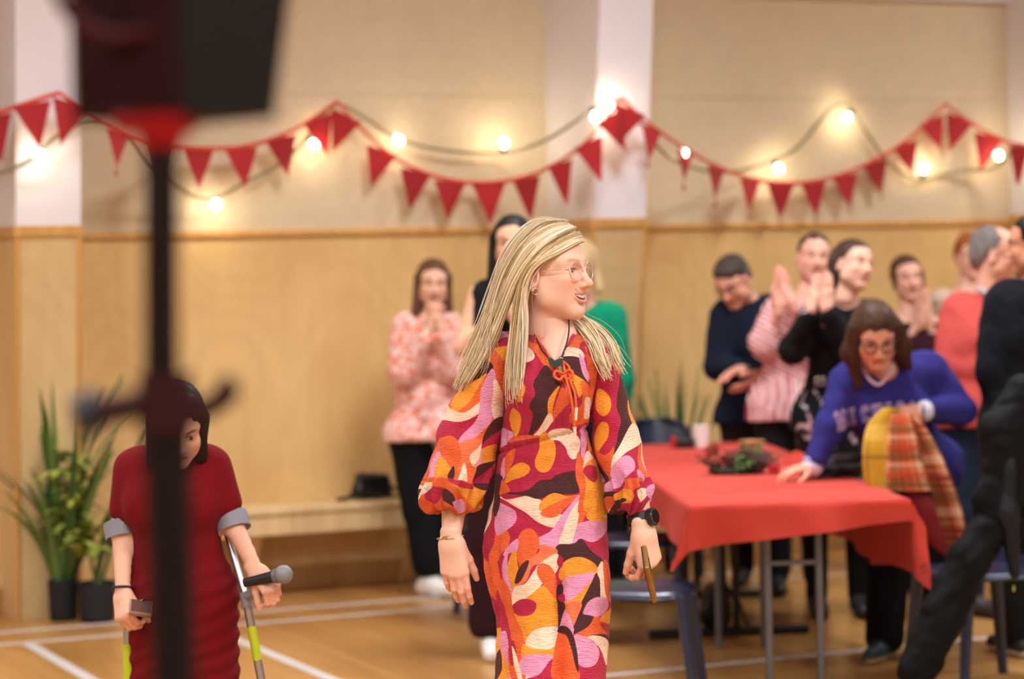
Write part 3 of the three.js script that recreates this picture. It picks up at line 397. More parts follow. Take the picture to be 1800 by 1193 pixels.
// head in its own axes: face towards +z, eyes at y = 0, chin near -0.115, crown near 0.115
const lipZOf = {};
function headGeo({ cell = 0.004, skin = SKIN.fair, brow = lin('#6b4a30'), lip = lin('#b9605a'), smile = 0.5, open = 0, eye = 0.0052, male = 0, painted = true, noseL = 1, browUp = 0, iris = lin('#2a211c'), stubble = 0 } = {}) {
  const S = (x, y, z, r, k) => ell(V3(x, y, z), Array.isArray(r) ? r : [r, r, r], k), q = [], mid = (f) => { for (const s of [-1, 1]) f(s); };
  q.push(S(0, 0.032, -0.018, [0.072, 0.083, 0.094], 0.02), S(0, 0.03, 0.032, [0.058, 0.056, 0.048], 0.03), S(0, -0.035, 0.022, [0.057, 0.066, 0.062], 0.03));
  q.push(S(0, -0.062, 0.048, [0.036, 0.048, 0.034], 0.026), S(0, -0.1, 0.0585 + male * 0.004, [0.017 + male * 0.006, 0.0165, 0.017], 0.02));
  mid((s) => { q.push(cap(V3(s * 0.054, -0.03, -0.005), V3(s * (0.05 + male * 0.004), -0.066, 0.012), 0.018, 0.017, 0.02), cap(V3(s * (0.05 + male * 0.004), -0.066, 0.012), V3(s * 0.013, -0.099, 0.0575), 0.016, 0.015, 0.02), S(s * 0.037, -0.03 + smile * 0.004, 0.055 + smile * 0.004, [0.021, 0.019, 0.02], 0.022)); });
  mid((s) => q.push(S(s * 0.037, -0.05, 0.029, [0.024, 0.03, 0.027], 0.03)));
  mid((s) => q.push(cap(V3(s * 0.044, 0.022, 0.058), V3(s * 0.013, 0.019, 0.079), 0.009, 0.009 + male * 0.002, 0.02)));
  mid((s) => q.push({ ...S(s * 0.031, 0.0, 0.09, [0.018, 0.012, 0.014], 0.014), sub: true }));
  q.push(cap(V3(0, 0.012, 0.079), V3(0, -0.03, 0.1005), 0.0075, 0.0095, 0.012), S(0, -0.036, 0.102 * noseL, [0.01, 0.009, 0.0105], 0.008));
  mid((s) => q.push(S(s * 0.0115, -0.039, 0.091, [0.0075, 0.0065, 0.0085], 0.006)));
  mid((s) => q.push(S(s * 0.031, -0.001, 0.067, [0.0155, 0.0135, 0.0145], 0.006)));
  if (!painted) mid((s) => q.push({ ...S(s * 0.032, -0.0015, 0.083, [0.0135, eye, 0.02], 0.0025), sub: true }));
  const my = -0.066, lipY = (x) => my + smile * 0.007 * (x / 0.027) ** 2, w = 0.0215 + smile * 0.0085, n = 8;
  const probe = meshField(q.map((p) => ({ ...p })), { cell: 0.004, k: 0.02 }).userData.front, zs = [...Array(n + 3)].map((_, i) => { const x = Math.abs(mix(-w, w, i / (n + 2))); let m = 0, c = 0; for (const d of [-0.004, 0, 0.004]) { const v = probe(x, my + d); if (v) { m += v; c++; } } return c ? m / c : 0.08; });
  const lipZ = (x) => { const t = clamp((x + w) / (2 * w), 0, 1) * (n + 2), i = Math.min(n + 1, Math.floor(t)); return mix(zs[i], zs[i + 1], t - i) - 0.0012 - 0.0015 * (x / w) ** 2; };
  if (probe(0, -0.082)) q.push({ ...cap(V3(-0.012, -0.0835, probe(0, -0.0835) + 0.0085), V3(0.012, -0.0835, probe(0, -0.0835) + 0.0085), 0.0095, 0.0095), sub: true, k: 0.012 });
  lipZOf.f = lipZ;
  for (let i = 0; i < n; i++) { const x0 = mix(-w, w, i / n), x1 = mix(-w, w, (i + 1) / n), thin = (x) => 1 - 0.6 * (x / w) ** 2;
    q.push(cap(V3(x0, lipY(x0) + open * thin(x0) * 0.55 + 0.0035, lipZ(x0)), V3(x1, lipY(x1) + open * thin(x1) * 0.55 + 0.0035, lipZ(x1)), 0.0034 * thin(x0), 0.0034 * thin(x1), 0.003), cap(V3(x0, lipY(x0) - open * thin(x0) - 0.0045, lipZ(x0) - 0.001), V3(x1, lipY(x1) - open * thin(x1) - 0.0045, lipZ(x1) - 0.001), 0.0036 * thin(x0), 0.0036 * thin(x1), 0.004)); }
  if (open > 0.002) for (let i = 0; i < n; i++) { const x0 = mix(-w, w, i / n) * 0.9, x1 = mix(-w, w, (i + 1) / n) * 0.9, th = (x) => Math.max(0.25, 1 - (x / w) ** 2); q.push({ ...cap(V3(x0, lipY(x0) - open * 0.2, lipZ(x0) - 0.0005), V3(x1, lipY(x1) - open * 0.2, lipZ(x1) - 0.0005), open * 0.78 * th(x0), open * 0.78 * th(x1)), sub: true, k: 0.0015 }); }
  // ears
  mid((s) => { q.push(ell(V3(s * 0.077, -0.012, -0.008), [0.0085, 0.031, 0.0185], 0.006, new THREE.Quaternion().setFromEuler(new THREE.Euler(0.18, s * 0.35, s * 0.12)))); q.push({ ...ell(V3(s * 0.085, -0.008, -0.003), [0.006, 0.018, 0.009], 0.004), sub: true, k: 0.004 }); });
  // neck stub running down and back
  q.push(cap(V3(0, -0.06, -0.02), V3(0, -0.15, -0.03), 0.05 + male * 0.006, 0.05 + male * 0.008, 0.03));
  const blush = [skin[0] * 1.02, skin[1] * 0.8, skin[2] * 0.76], white = lin('#e6ddd4'), dark = lin('#3b251d');
  return meshField(q, { cell, k: 0.02, color: (x, y, z) => {
    let c = skin; const ax = Math.abs(x);
    if (z > 0) {
      c = mix3(c, blush, 0.6 * Math.exp(-(((ax - 0.042) / 0.022) ** 2 + ((y + 0.03) / 0.02) ** 2)) + 0.45 * Math.exp(-((x / 0.012) ** 2 + ((y + 0.036) / 0.012) ** 2)));
      const by = 0.0205 + browUp + 0.005 * Math.sin(clamp((ax - 0.012) / 0.036, 0, 1) * 2.4), bt = clamp((ax - 0.01) / 0.006, 0, 1) * clamp((0.053 - ax) / 0.012, 0, 1);
      c = mix3(c, brow, bt * sstep(0.0058, 0.002, Math.abs(y - by)) * 0.85);
      if (z > 0.07) { const ly = y - lipY(x), up = ly - open * 0.5, lo = ly + open, inW = sstep(w + 0.003, w - 0.003, ax); if (inW > 0) { const e = 1 - 0.55 * (ax / w) ** 2, near = Math.max(sstep(0.006 * e, 0.0035 * e, Math.abs(up - 0.0028)), sstep(0.006 * e, 0.0035 * e, Math.abs(lo + 0.0035))); c = mix3(c, lip, inW * near * 0.8); if (open < 0.002) c = mix3(c, mix3(lip, dark, 0.6), inW * sstep(0.003, 0.001, Math.abs(ly)) * 0.8); if (open >= 0.002 && up < 0 && lo > 0 && z < lipZ(x) - 0.002) c = mix3(c, dark, 0.75); } }
      if (painted && z > 0.045) { const ex = (ax - 0.031) / 0.0145, ey = (y + 0.001) / (eye + 0.0025), d = ex * ex + ey * ey; if (d < 1) { c = mix3(c, white, sstep(1, 0.7, d) * 0.5); c = mix3(c, iris, sstep(0.0075, 0.005, Math.hypot(ax - 0.0315, y + 0.001))); } c = mix3(c, dark, 0.7 * sstep(0.0032, 0.0012, Math.abs(y - (eye * (1 - ex * ex * 0.6) + 0.001))) * sstep(1.25, 0.9, Math.abs(ex))); }
      if (!painted && z > 0.05) { const ex = (ax - 0.032) / 0.016; c = mix3(c, dark, 0.85 * sstep(0.003, 0.001, Math.abs(y - (eye * Math.sqrt(Math.max(0, 1 - ex * ex * 0.8)) + 0.0005))) * sstep(1.15, 0.85, Math.abs(ex))); }
      if (stubble && y < -0.045) c = mix3(c, brow, stubble * 0.35);
    }
    return c;
  } });
}
function eyeGeo(iris) { const g = new THREE.SphereGeometry(0.0125, 28, 20), p = g.attributes.position, col = [], white = lin('#e9e2dc'); for (let i = 0; i < p.count; i++) { const d = Math.hypot(p.getX(i), p.getY(i)), f = p.getZ(i) > 0; col.push(...(f && d < 0.003 ? [0.01, 0.01, 0.01] : f && d < 0.0062 ? iris : white)); } g.setAttribute('color', new THREE.Float32BufferAttribute(col, 3)); return g; }
// hand in its own axes: wrist at the origin, fingers +y, back of the hand +z; thumb on -x for a right hand, +x for a left one
function handGeo({ side = 'R', size = 1, cell = 0.003, curl = [0.25, 0.35, 0.25], curls, spread = 0.06, thumb = [0.7, 0.3], skin = SKIN.fair, nail = true } = {}) {
  const m = side === 'R' ? -1 : 1, q = [], tips = [];
  const base = [[0.026, 0.086, 0.0], [0.0085, 0.091, 0.002], [-0.0095, 0.087, 0.001], [-0.0265, 0.078, -0.003]], len = [[0.041, 0.025, 0.02], [0.045, 0.029, 0.021], [0.042, 0.026, 0.021], [0.033, 0.019, 0.018]], rad = [0.0092, 0.0094, 0.0088, 0.0078];
  q.push(cap(V3(m * 0.008, -0.02, 0), V3(m * 0.008, 0.02, 0), 0.02, 0.02, 0.015), cap(V3(-m * 0.006, -0.02, 0), V3(-m * 0.008, 0.02, 0), 0.02, 0.02, 0.015));
  base.forEach(([x, y, z], i) => {
    q.push(cap(V3(m * x * 0.65, 0.012, 0), V3(m * x, y, z), 0.0165, 0.0118, 0.014));
    const c = curls ? curls[i] : curl, sp = (x / 0.026) * spread; let a = 0, p = V3(m * x, y, z);
    len[i].forEach((l, k) => { a += c[k]; const d = V3(m * Math.sin(sp) * Math.cos(a), Math.cos(a) * Math.cos(sp), -Math.sin(a)), e = p.clone().addScaledVector(d, l); q.push(cap(p.clone(), e.clone(), rad[i] * (1 - 0.09 * k), rad[i] * (1 - 0.09 * (k + 1)), k ? 0.004 : 0.006)); if (k === 2) tips.push([e.clone(), d.clone(), V3(0, Math.sin(a), Math.cos(a))]); p = e; });
  });
  const [out, inn] = thumb, t0 = V3(m * 0.018, 0.02, -0.008), d1 = V3(m * Math.sin(out), Math.cos(out), -inn).normalize(), t1 = t0.clone().addScaledVector(d1, 0.042), d2 = V3(m * Math.sin(out * 0.65), Math.cos(out * 0.65), -inn * 1.2).normalize(), t2 = t1.clone().addScaledVector(d2, 0.032), d3 = V3(m * Math.sin(out * 0.35), Math.cos(out * 0.35), -inn * 1.3).normalize(), t3 = t2.clone().addScaledVector(d3, 0.024);
  q.push(cap(t0, t1, 0.0155, 0.0125, 0.012), cap(t1, t2, 0.0115, 0.0098, 0.005), cap(t2, t3, 0.0098, 0.0078, 0.004));
  tips.push([t3, d3, V3(m * 0.5, 0.2, 0.8).normalize()]);
  const kn = [skin[0] * 1.0, skin[1] * 0.84, skin[2] * 0.8], nl = [Math.min(1, skin[0] * 1.05), skin[1] * 0.85, skin[2] * 0.85];
  const g = meshField(q, { cell, k: 0.006, color: (x, y, z, nx, ny, nz) => { let c = skin; c = mix3(c, kn, 0.5 * sstep(0.07, 0.1, y) + 0.25 * (z < -0.004 ? 1 : 0)); if (nail) for (const [t, d, n] of tips) { const dx = x - t.x + d.x * 0.001, dy = y - t.y + d.y * 0.001, dz = z - t.z + d.z * 0.001; if (dx * dx + dy * dy + dz * dz < 0.000075 && nx * n.x + ny * n.y + nz * n.z > 0.72) c = nl; } return c; } });
  g.scale(size, size, size); return g;
}
function oriented(geo, origin, dir, back) { const y = dir.clone().normalize(), z = back.clone().addScaledVector(y, -back.dot(y)).normalize(), x = V3().crossVectors(y, z); geo.applyMatrix4(new THREE.Matrix4().makeBasis(x, y, z).setPosition(origin)); return geo; }
const headMatrix = (c, yaw, pitch, roll, scale = 1) => new THREE.Matrix4().makeRotationFromEuler(new THREE.Euler(pitch, yaw, roll, 'YXZ')).scale(V3(scale, scale, scale)).setPosition(c);
function skeleton(j) {          // fills in joints that are not given
  const up = V3(0, 1, 0); j.pelvis ??= j.chest.clone().add(V3(0, -0.42, 0)); j.face ??= 0;
  const side = j.across ?? V3(Math.cos(j.face), 0, -Math.sin(j.face)); j.across = side; j.fwd = V3().crossVectors(side, up).normalize();
  j.hipA ??= j.pelvis.clone().addScaledVector(side, -0.085); j.hipB ??= j.pelvis.clone().addScaledVector(side, 0.085);
  for (const s of ['A', 'B']) { j['ank' + s] ??= V3(j['hip' + s].x * 1.0 + (s === 'A' ? -0.01 : 0.01) * side.x, 0.085, j['hip' + s].z); j['kn' + s] ??= j['hip' + s].clone().lerp(j['ank' + s], 0.52).addScaledVector(j.fwd, 0.015); j['toe' + s] ??= V3(j['ank' + s].x, 0.035, j['ank' + s].z).addScaledVector(j.fwd, 0.15); }
  return j;
}
// A is the arm/leg at the image's left, B at its right
function torsoCaps(j, o = 0, w = 1, arms = true, legs = true, fem = 1) {
  const q = [], sh = j.shA.clone().add(j.shB).multiplyScalar(0.5), waist = j.chest.clone().lerp(j.pelvis, 0.52);
  q.push(cap(j.shA.clone().lerp(sh, 0.25), j.shB.clone().lerp(sh, 0.25), 0.062 * w + o, 0.062 * w + o, 0.06));
  const cs = (c, half, r, k) => q.push(cap(c.clone().addScaledVector(j.across, -half), c.clone().addScaledVector(j.across, half), r + o, r + o, k));
  cs(j.chest, 0.062 * w, 0.098 * w, 0.08); cs(waist, 0.05 * w, 0.088 * w, 0.09); cs(j.pelvis, 0.07 * w, 0.1 * w, 0.09);
  if (fem) for (const s of [-1, 1]) { const c = j.chest.clone().addScaledVector(j.across, s * 0.068 * w).addScaledVector(j.fwd, 0.07 * w).add(V3(0, -0.03, 0)); q.push(ell(c, [0.055 + o, 0.055 + o, 0.05 + o], 0.05)); }
  if (j.neck) q.push(cap(j.neck, sh, 0.05 + o * 0.3, 0.06 + o * 0.5, 0.04));
  if (arms) for (const s of ['A', 'B']) if (j['el' + s]) q.push(cap(j['sh' + s], j['el' + s], 0.052 * w + o, 0.041 * w + o, 0.04), cap(j['el' + s], j['wr' + s], 0.041 * w + o, 0.026 + o, 0.02));
  if (legs) for (const s of ['A', 'B']) q.push(cap(j['hip' + s], j['kn' + s], 0.085 * w + o, 0.055 * w + o, 0.05), cap(j['kn' + s], j['ank' + s], 0.052 * w + o, 0.036 + o, 0.03));
  return q;
}
const wrinkle = (amp, f = 9) => (x, y, z) => amp * (noise(x * f, y * f * 0.6, z * f) + 0.6 * noise(x * f * 2.1 + y * f, y * f * 1.7, z * f * 2.1));
const flat = (hex, v = 0.05) => { const c = lin(hex); return (x, y, z) => { const n = 1 + v * noise(x * 60, y * 60, z * 60); return [c[0] * n, c[1] * n, c[2] * n]; }; };
const clothV = vcol(0.92, { specularIntensity: 0.35, sheen: 0.05, sheenColor: new THREE.Color(0.5, 0.5, 0.5) }), shoeV = vcol(0.55), hairV = vcol(0.55, { specularIntensity: 0.45 });
const EX = 0.0315, EYY = -0.0015, EZ = 0.0655;
const teethGeo = (smile) => { const t = []; for (let i = 0; i < 10; i++) { const x = (i - 4.5) * 0.0056; t.push(rbx(0.0053, 0.0112 - Math.abs(x) * 0.12, 0.004, 0.0014, 0, 0, 0, 2).rotateY(x * 18).translate(x, -0.0636 + smile * 0.007 * (x / 0.027) ** 2, lipZOf.f(x) - 0.0035)); } return merge(t); };
function shoeGeo(j, s, hex, sole = '#e8e4dc', o = 0) { const a = j['ank' + s], t = j['toe' + s], c = lin(hex), w = lin(sole), d = V3(t.x - a.x, 0, t.z - a.z).normalize(); const heel = V3(a.x, 0.04, a.z).addScaledVector(d, -0.035), toe = V3(t.x, 0.034, t.z).addScaledVector(d, 0.02);
  return meshField([cap(heel, toe, 0.04, 0.034), cap(V3(a.x, 0.075, a.z), V3(a.x, 0.05, a.z).addScaledVector(d, 0.07), 0.042 + o, 0.036), slab(V3(0, 0.002, 0), V3(0, -1, 0))], { cell: 0.009, k: 0.03, color: (x, y) => y < 0.024 ? w : c }); }
function person(spec) {
  const g = stand('person', spec.px, spec.z, spec.label, 'person'), J = g.userData.J, j = spec.joints(J);
  skeleton(j); g.userData.j = j;
  const H = spec.head, hm = headMatrix(j.head, H.yaw ?? 0, H.pitch ?? 0, H.roll ?? 0, H.scale ?? 0.96), skin = spec.skin ?? SKIN.fair, fem = spec.male ? 0 : 1;
  const hg = headGeo({ skin, male: spec.male ? 1 : 0, ...H }); hg.applyMatrix4(hm);
  const neckTop = V3(0, -0.1, -0.026).applyMatrix4(hm), neckBase = j.neck; j.neck = neckTop.clone().lerp(neckBase, 0.6);
  const bodyQ = torsoCaps(j, -0.006, spec.w ?? 1, true, true, 0); bodyQ.push(cap(neckTop, neckBase, 0.046 + (spec.male ? 0.008 : 0), 0.052, 0.02));
  const parts = [meshField(bodyQ, { cell: 0.013, color: () => skin }), hg];
  for (const s of ['A', 'B']) if (spec.hands?.[s]) { const h = spec.hands[s]; parts.push(oriented(handGeo({ side: s === 'A' ? 'R' : 'L', skin, cell: 0.0036, size: spec.male ? 1.06 : 0.95, ...h }), j['wr' + s], h.dir, h.back)); }
  part('body', merge(parts), skinMat, g);
  g.userData.hm = hm;
  for (const c of spec.clothes(j, J, hm)) part(c.name, c.geo, c.mat ?? clothV, g);
  return g;
}
// garment shorthands
const top = (name, j, { o = 0.014, w = 1, color, hem = 0.1, sleeve = 1, amp = 0.006, cell = 0.011, fem = 1, extra = [], neckDrop = 0.0, k = 0.03, bag = 0, mat: m } = {}) => {
  const q = torsoCaps({ ...j, neck: null }, o, w, false, false, fem), low = j.pelvis.clone().add(V3(0, -hem, 0));
  q.push(cap(j.pelvis.clone().addScaledVector(j.across, -0.075 * w), low.clone().addScaledVector(j.across, -0.075 * w), 0.1 * w + o + bag, 0.1 * w + o + bag, 0.05), cap(j.pelvis.clone().addScaledVector(j.across, 0.075 * w), low.clone().addScaledVector(j.across, 0.075 * w), 0.1 * w + o + bag, 0.1 * w + o + bag, 0.05));
  q.push(slab(low, V3(0, -1, 0)));
  for (const s of ['A', 'B']) if (j['el' + s] && sleeve > 0) { const end = sleeve <= 0.5 ? j['sh' + s].clone().lerp(j['el' + s], sleeve * 2) : j['el' + s].clone().lerp(j['wr' + s], (sleeve - 0.5) * 2); q.push(cap(j['sh' + s], sleeve <= 0.5 ? end : j['el' + s], 0.055 * w + o, 0.046 * w + o + bag * 0.5, 0.035)); if (sleeve > 0.5) q.push(cap(j['el' + s], end, 0.046 * w + o + bag * 0.5, 0.03 + o, 0.02)); }
  q.push(...extra);
  return { name, geo: meshField(q, { cell, k, color, disp: wrinkle(amp) }), mat: m };
};
const trousers = (j, { o = 0.016, w = 1, color = flat('#15161a'), flare = 0, amp = 0.006, name = 'trousers', low = 0.03 } = {}) => {
  const q = [cap(j.pelvis.clone().addScaledVector(j.across, -0.07 * w), j.pelvis.clone().addScaledVector(j.across, 0.07 * w), 0.1 * w + o, 0.1 * w + o, 0.06)];
  for (const s of ['A', 'B']) q.push(cap(j['hip' + s], j['kn' + s], 0.088 * w + o, 0.06 * w + o + flare * 0.5, 0.04), cap(j['kn' + s], V3(j['ank' + s].x, low + 0.06, j['ank' + s].z), 0.058 * w + o + flare * 0.5, 0.045 + o + flare, 0.02));
  q.push(slab(V3(0, low, 0), V3(0, -1, 0)));
  return { name, geo: meshField(q, { cell: 0.013, k: 0.03, color, disp: wrinkle(amp) }) };
};
const shoes = (j, hex, sole) => ['A', 'B'].map((s) => ({ name: 'shoe', geo: shoeGeo(j, s, hex, sole), mat: shoeV }));
// hair built in head axes, then carried by the head's matrix; extra limbs may be given in head axes
function hair(hm, hex, { cell = 0.006, extra = [], face = true, fringe = 0, vol = 1, dark = 0.55, back = 0, streak = 1, cuts = [], name = 'hair', temple } = {}) {
  const q = [ell(V3(0, 0.038, -0.022), [0.079 * vol, 0.084 * vol, 0.099 * vol], 0.02), ell(V3(0, -0.01 - back, -0.07), [0.066 * vol, 0.06 + back, 0.05], 0.03), ...extra];
  if (face) q.push({ ...ell(V3(0, -0.035, 0.085), [0.062, 0.096 - fringe, 0.075]), sub: true, k: 0.02 });
  q.push(...cuts.map((c) => ({ ...c, sub: true, k: 0.015 })));
  const c = lin(hex), d = [c[0] * dark, c[1] * dark, c[2] * dark];
  const g = meshField(q, { cell, k: 0.03, disp: (x, y, z) => 0.003 * noise(x * 90, y * 14, z * 90) + 0.004 * noise(x * 25, y * 8, z * 25), color: (x, y, z) => mix3(temple ? mix3(lin(temple), c, sstep(0.0, 0.07, y + 0.02 * noise(x * 60, y * 60, z * 60))) : c, d, clamp(0.5 + streak * (noise(x * 130, y * 16, z * 130) + 0.5 * noise(x * 50, y * 9, z * 50)), 0, 1)) });
  g.applyMatrix4(hm); return { name, geo: g, mat: hairV };
}
const GZ = 0.089;
function glasses(hm, { r = 0.022, hex = '#1a1718', wire = 0.0016, clear = false } = {}) {
  const out = [], ring = (s) => new THREE.TorusGeometry(r, wire, 8, 36).scale(1.12, 0.95, 1).rotateY(s * 0.16).translate(s * 0.0325, -0.004, GZ);
  const g = merge([ring(-1), ring(1), bar([-0.0085, 0.001, GZ + 0.003], [0.0085, 0.001, GZ + 0.003], wire, wire, 8), ...[-1, 1].map((s) => tube([[s * 0.0585, 0.004, GZ - 0.004], [s * 0.071, 0.004, 0.05], [s * 0.077, 0.0, 0.0], [s * 0.079, -0.018, -0.02]], wire * 0.8, 20, 6))]);
  g.applyMatrix4(hm); out.push({ name: 'glasses_frame', geo: g, mat: clear ? clear : mat(hex, 0.35) });
  for (const s of [-1, 1]) { const l = new THREE.CircleGeometry(r * 0.99, 28).scale(1.12, 0.95, 1).rotateY(s * 0.16).translate(s * 0.0325, -0.004, GZ); l.applyMatrix4(hm); out.push({ name: 'lens', geo: l, mat: lensMat }); }
  return out;
}
const lensMat = phys('#ffffff', 0.02, { transmission: 1, thickness: 0, side: THREE.DoubleSide, ior: 1.35 });
// =====================================================================  THE WOMAN IN THE PRINTED DRESS
{
  const g = stand('person', 970, 5.74, 'smiling woman with long blonde hair and glasses in a colourful swirl-print dress, walking', 'person'), J = g.userData.J;
  const skin = lin('#e3b59d'), hm = headMatrix(J(969, 480, 0), 1.04, -0.07, 0.0, 0.955);
  const head = headGeo({ cell: 0.0021, skin, brow: lin('#b58a62'), lip: lin('#c97f78'), smile: 1.35, open: 0.0088, eye: 0.0044, painted: false, noseL: 1.02 }); head.applyMatrix4(hm);
  const nT = V3(0, -0.09, -0.024).applyMatrix4(hm), nB = J(985, 610, 0);
  const shA = J(884, 640, 0), elA = J(806, 790, -0.03), wrA = J(793, 948, 0.03), shB = J(1056, 640, 0), elB = J(1100, 780, -0.03), wrB = J(1130, 930, 0.05);
  const q = [cap(nT, nB, 0.047, 0.049, 0.02), cap(nB, J(978, 642, 0.022), 0.044, 0.066, 0.03), cap(J(915, 634, -0.01), J(1036, 632, -0.01), 0.032, 0.032, 0.03), cap(J(945, 672, 0.015), J(990, 672, 0.015), 0.072, 0.072, 0.04), cap(J(930, 780, 0), J(990, 780, 0), 0.055, 0.055, 0.06), cap(J(925, 930, 0), J(1005, 930, 0), 0.07, 0.07, 0.06)];
  for (const [s, e, w] of [[shA, elA, wrA], [shB, elB, wrB]]) q.push(cap(s, e, 0.034, 0.034, 0.02), cap(e, e.clone().lerp(w, 0.45), 0.034, 0.034, 0.02), cap(e.clone().lerp(w, 0.45), w, 0.034, 0.0225, 0.02));
  const hipA = J(925, 960, 0), knA = J(930, 1230, 0.09), anA = J(925, 1560, 0.1), hipB = J(1010, 960, 0), knB = J(1010, 1240, 0.02), anB = J(1015, 1545, -0.12);
  anA.y = 0.085; anB.y = 0.085;
  for (const [h, k, a] of [[hipA, knA, anA], [hipB, knB, anB]]) q.push(cap(h, k, 0.055, 0.045, 0.03), cap(k, a, 0.05, 0.034, 0.02));
  const parts = [meshField(q, { cell: 0.0085, k: 0.03, color: () => skin }), head];
  parts.push(oriented(handGeo({ side: 'R', size: 0.93, cell: 0.0024, skin, curls: [[0.12, 0.28, 0.2], [0.2, 0.35, 0.25], [0.28, 0.4, 0.3], [0.35, 0.45, 0.3]], spread: 0.03, thumb: [0.42, 0.3] }), wrA, V3(0.09, -1, 0.06), V3(-0.2, 0.06, 1)));
  parts.push(oriented(handGeo({ side: 'L', size: 0.93, cell: 0.0024, skin, curls: [[0.75, 0.75, 0.4], [0.95, 0.9, 0.5], [1.1, 1.0, 0.6], [1.2, 1.0, 0.6]], spread: 0.05, thumb: [0.35, 0.55] }), wrB, V3(0.2, -1, 0.02), V3(0.55, 0.15, 0.83)));
  part('body', merge(parts), skinMat, g);
  const iris = lin('#5a6a66'), eg = eyeGeo(iris);
  for (const s of [-1, 1]) { const e = eg.clone(); e.rotateY(0.1); e.translate(s * EX, EYY, EZ); e.applyMatrix4(hm); part('eye', e, eyeMat, g); }
  part('teeth', teethGeo(1.35).applyMatrix4(hm), teethMat, g);
  // ---- print of the dress: flat organic shapes in six dyes, drawn on the unrolled cloth
  const C = { f: '#b3153f', o: '#e4602a', a: '#ec9526', c: '#f3d6bb', p: '#e093b8', b: '#43151a', k: '#ee7548' };
  const Z2 = (x, y) => [720 + x / 3.509, 560 + y / 3.509], Z3 = (x, y) => [720 + x / 3.478, 850 + y / 3.478];
  const parse = (list, Z) => list.map(([c, s]) => [C[c], s.trim().split(/\s+/).map((p) => Z(...p.split(',').map(Number)))]);
  const bodice = parse([
    ['o', '940,30 1010,60 1060,150 1085,235 1045,190 950,180 925,120'], ['c', '948,180 1050,188 1065,255 1000,242 948,236'], ['b', '945,236 1050,246 1062,340 1092,410 1050,372 1010,352 958,292'], ['p', '1050,215 1085,300 1102,352 1085,388 1060,340 1050,270'], ['o', '1085,170 1130,250 1145,460 1112,490 1100,330 1090,250'],
    ['o', '755,150 800,165 855,250 888,320 830,285 780,215'], ['c', '680,160 740,175 772,230 740,262 690,255'], ['o', '600,90 690,110 760,150 770,200 700,160 640,150'], ['b', '840,288 885,340 930,400 912,440 862,500 852,580 820,640 770,700 732,755 745,670 765,590 750,540 785,470 775,400 800,340'],
    ['a', '680,375 722,400 732,450 710,505 678,505 670,440'], ['a', '655,553 688,590 686,650 660,722 630,692 618,620 630,570'], ['a', '922,415 900,480 882,560 884,640 858,645 853,520 880,460'], ['o', '940,425 985,510 962,545 905,620 880,655 886,580 912,490'], ['c', '858,585 882,640 800,722 732,755 800,680'],
    ['a', '975,335 1042,368 1085,420 1045,445 1020,485 998,420'], ['o', '1030,395 1082,402 1112,480 1118,560 1092,632 1010,652 978,602 1000,560 1040,520'], ['p', '955,415 1005,480 1015,530 975,480'], ['c', '1058,490 1095,490 1107,540 1096,602 1070,612 1064,550'], ['f', '1000,495 1015,530 885,665 838,706 880,640'],
    ['p', '565,675 632,700 634,742 580,802 550,750'], ['o', '640,728 800,722 745,765 600,812 555,815 600,770'], ['b', '588,802 610,763 645,797 600,812'],
    ['f', '560,815 800,730 1080,650 1095,760 1060,900 1040,960 720,1090 560,1080'], ['p', '585,855 605,900 592,970 568,992 566,900'], ['o', '600,830 642,800 642,860 600,965 588,900'], ['a', '830,698 882,740 902,810 882,900 840,946 790,932 773,880 800,800 800,740'], ['c', '858,700 920,678 1000,688 1046,740 1052,800 1022,864 980,842 960,790 920,752 872,742'],
    ['a', '680,888 732,905 737,940 700,972 640,992 588,1012 620,930'], ['b', '600,1075 720,1060 800,1000 870,990 920,960 1030,945 1048,1060 960,1082 880,1075 800,1110 720,1092'], ['p', '1072,668 1098,700 1088,800 1078,905 1058,800'], ['o', '1040,825 1082,900 1088,1010 1095,1193 1040,1193 1046,1060 1024,950'], ['c', '1098,815 1135,870 1085,915 1072,900'],
    ['a', '1080,905 1142,868 1185,950 1200,1060 1215,1193 1088,1193 1086,1010'], ['f', '1108,903 1152,920 1162,970 1140,1007 1090,972 1073,930'], ['b', '525,985 572,972 562,1060 545,1193 518,1193'], ['o', '568,1000 592,1010 622,1062 580,1077 556,1082'], ['p', '1100,560 1130,480 1145,640 1100,700'], ['a', '1098,700 1120,660 1140,760 1110,820'],
  ], Z2);
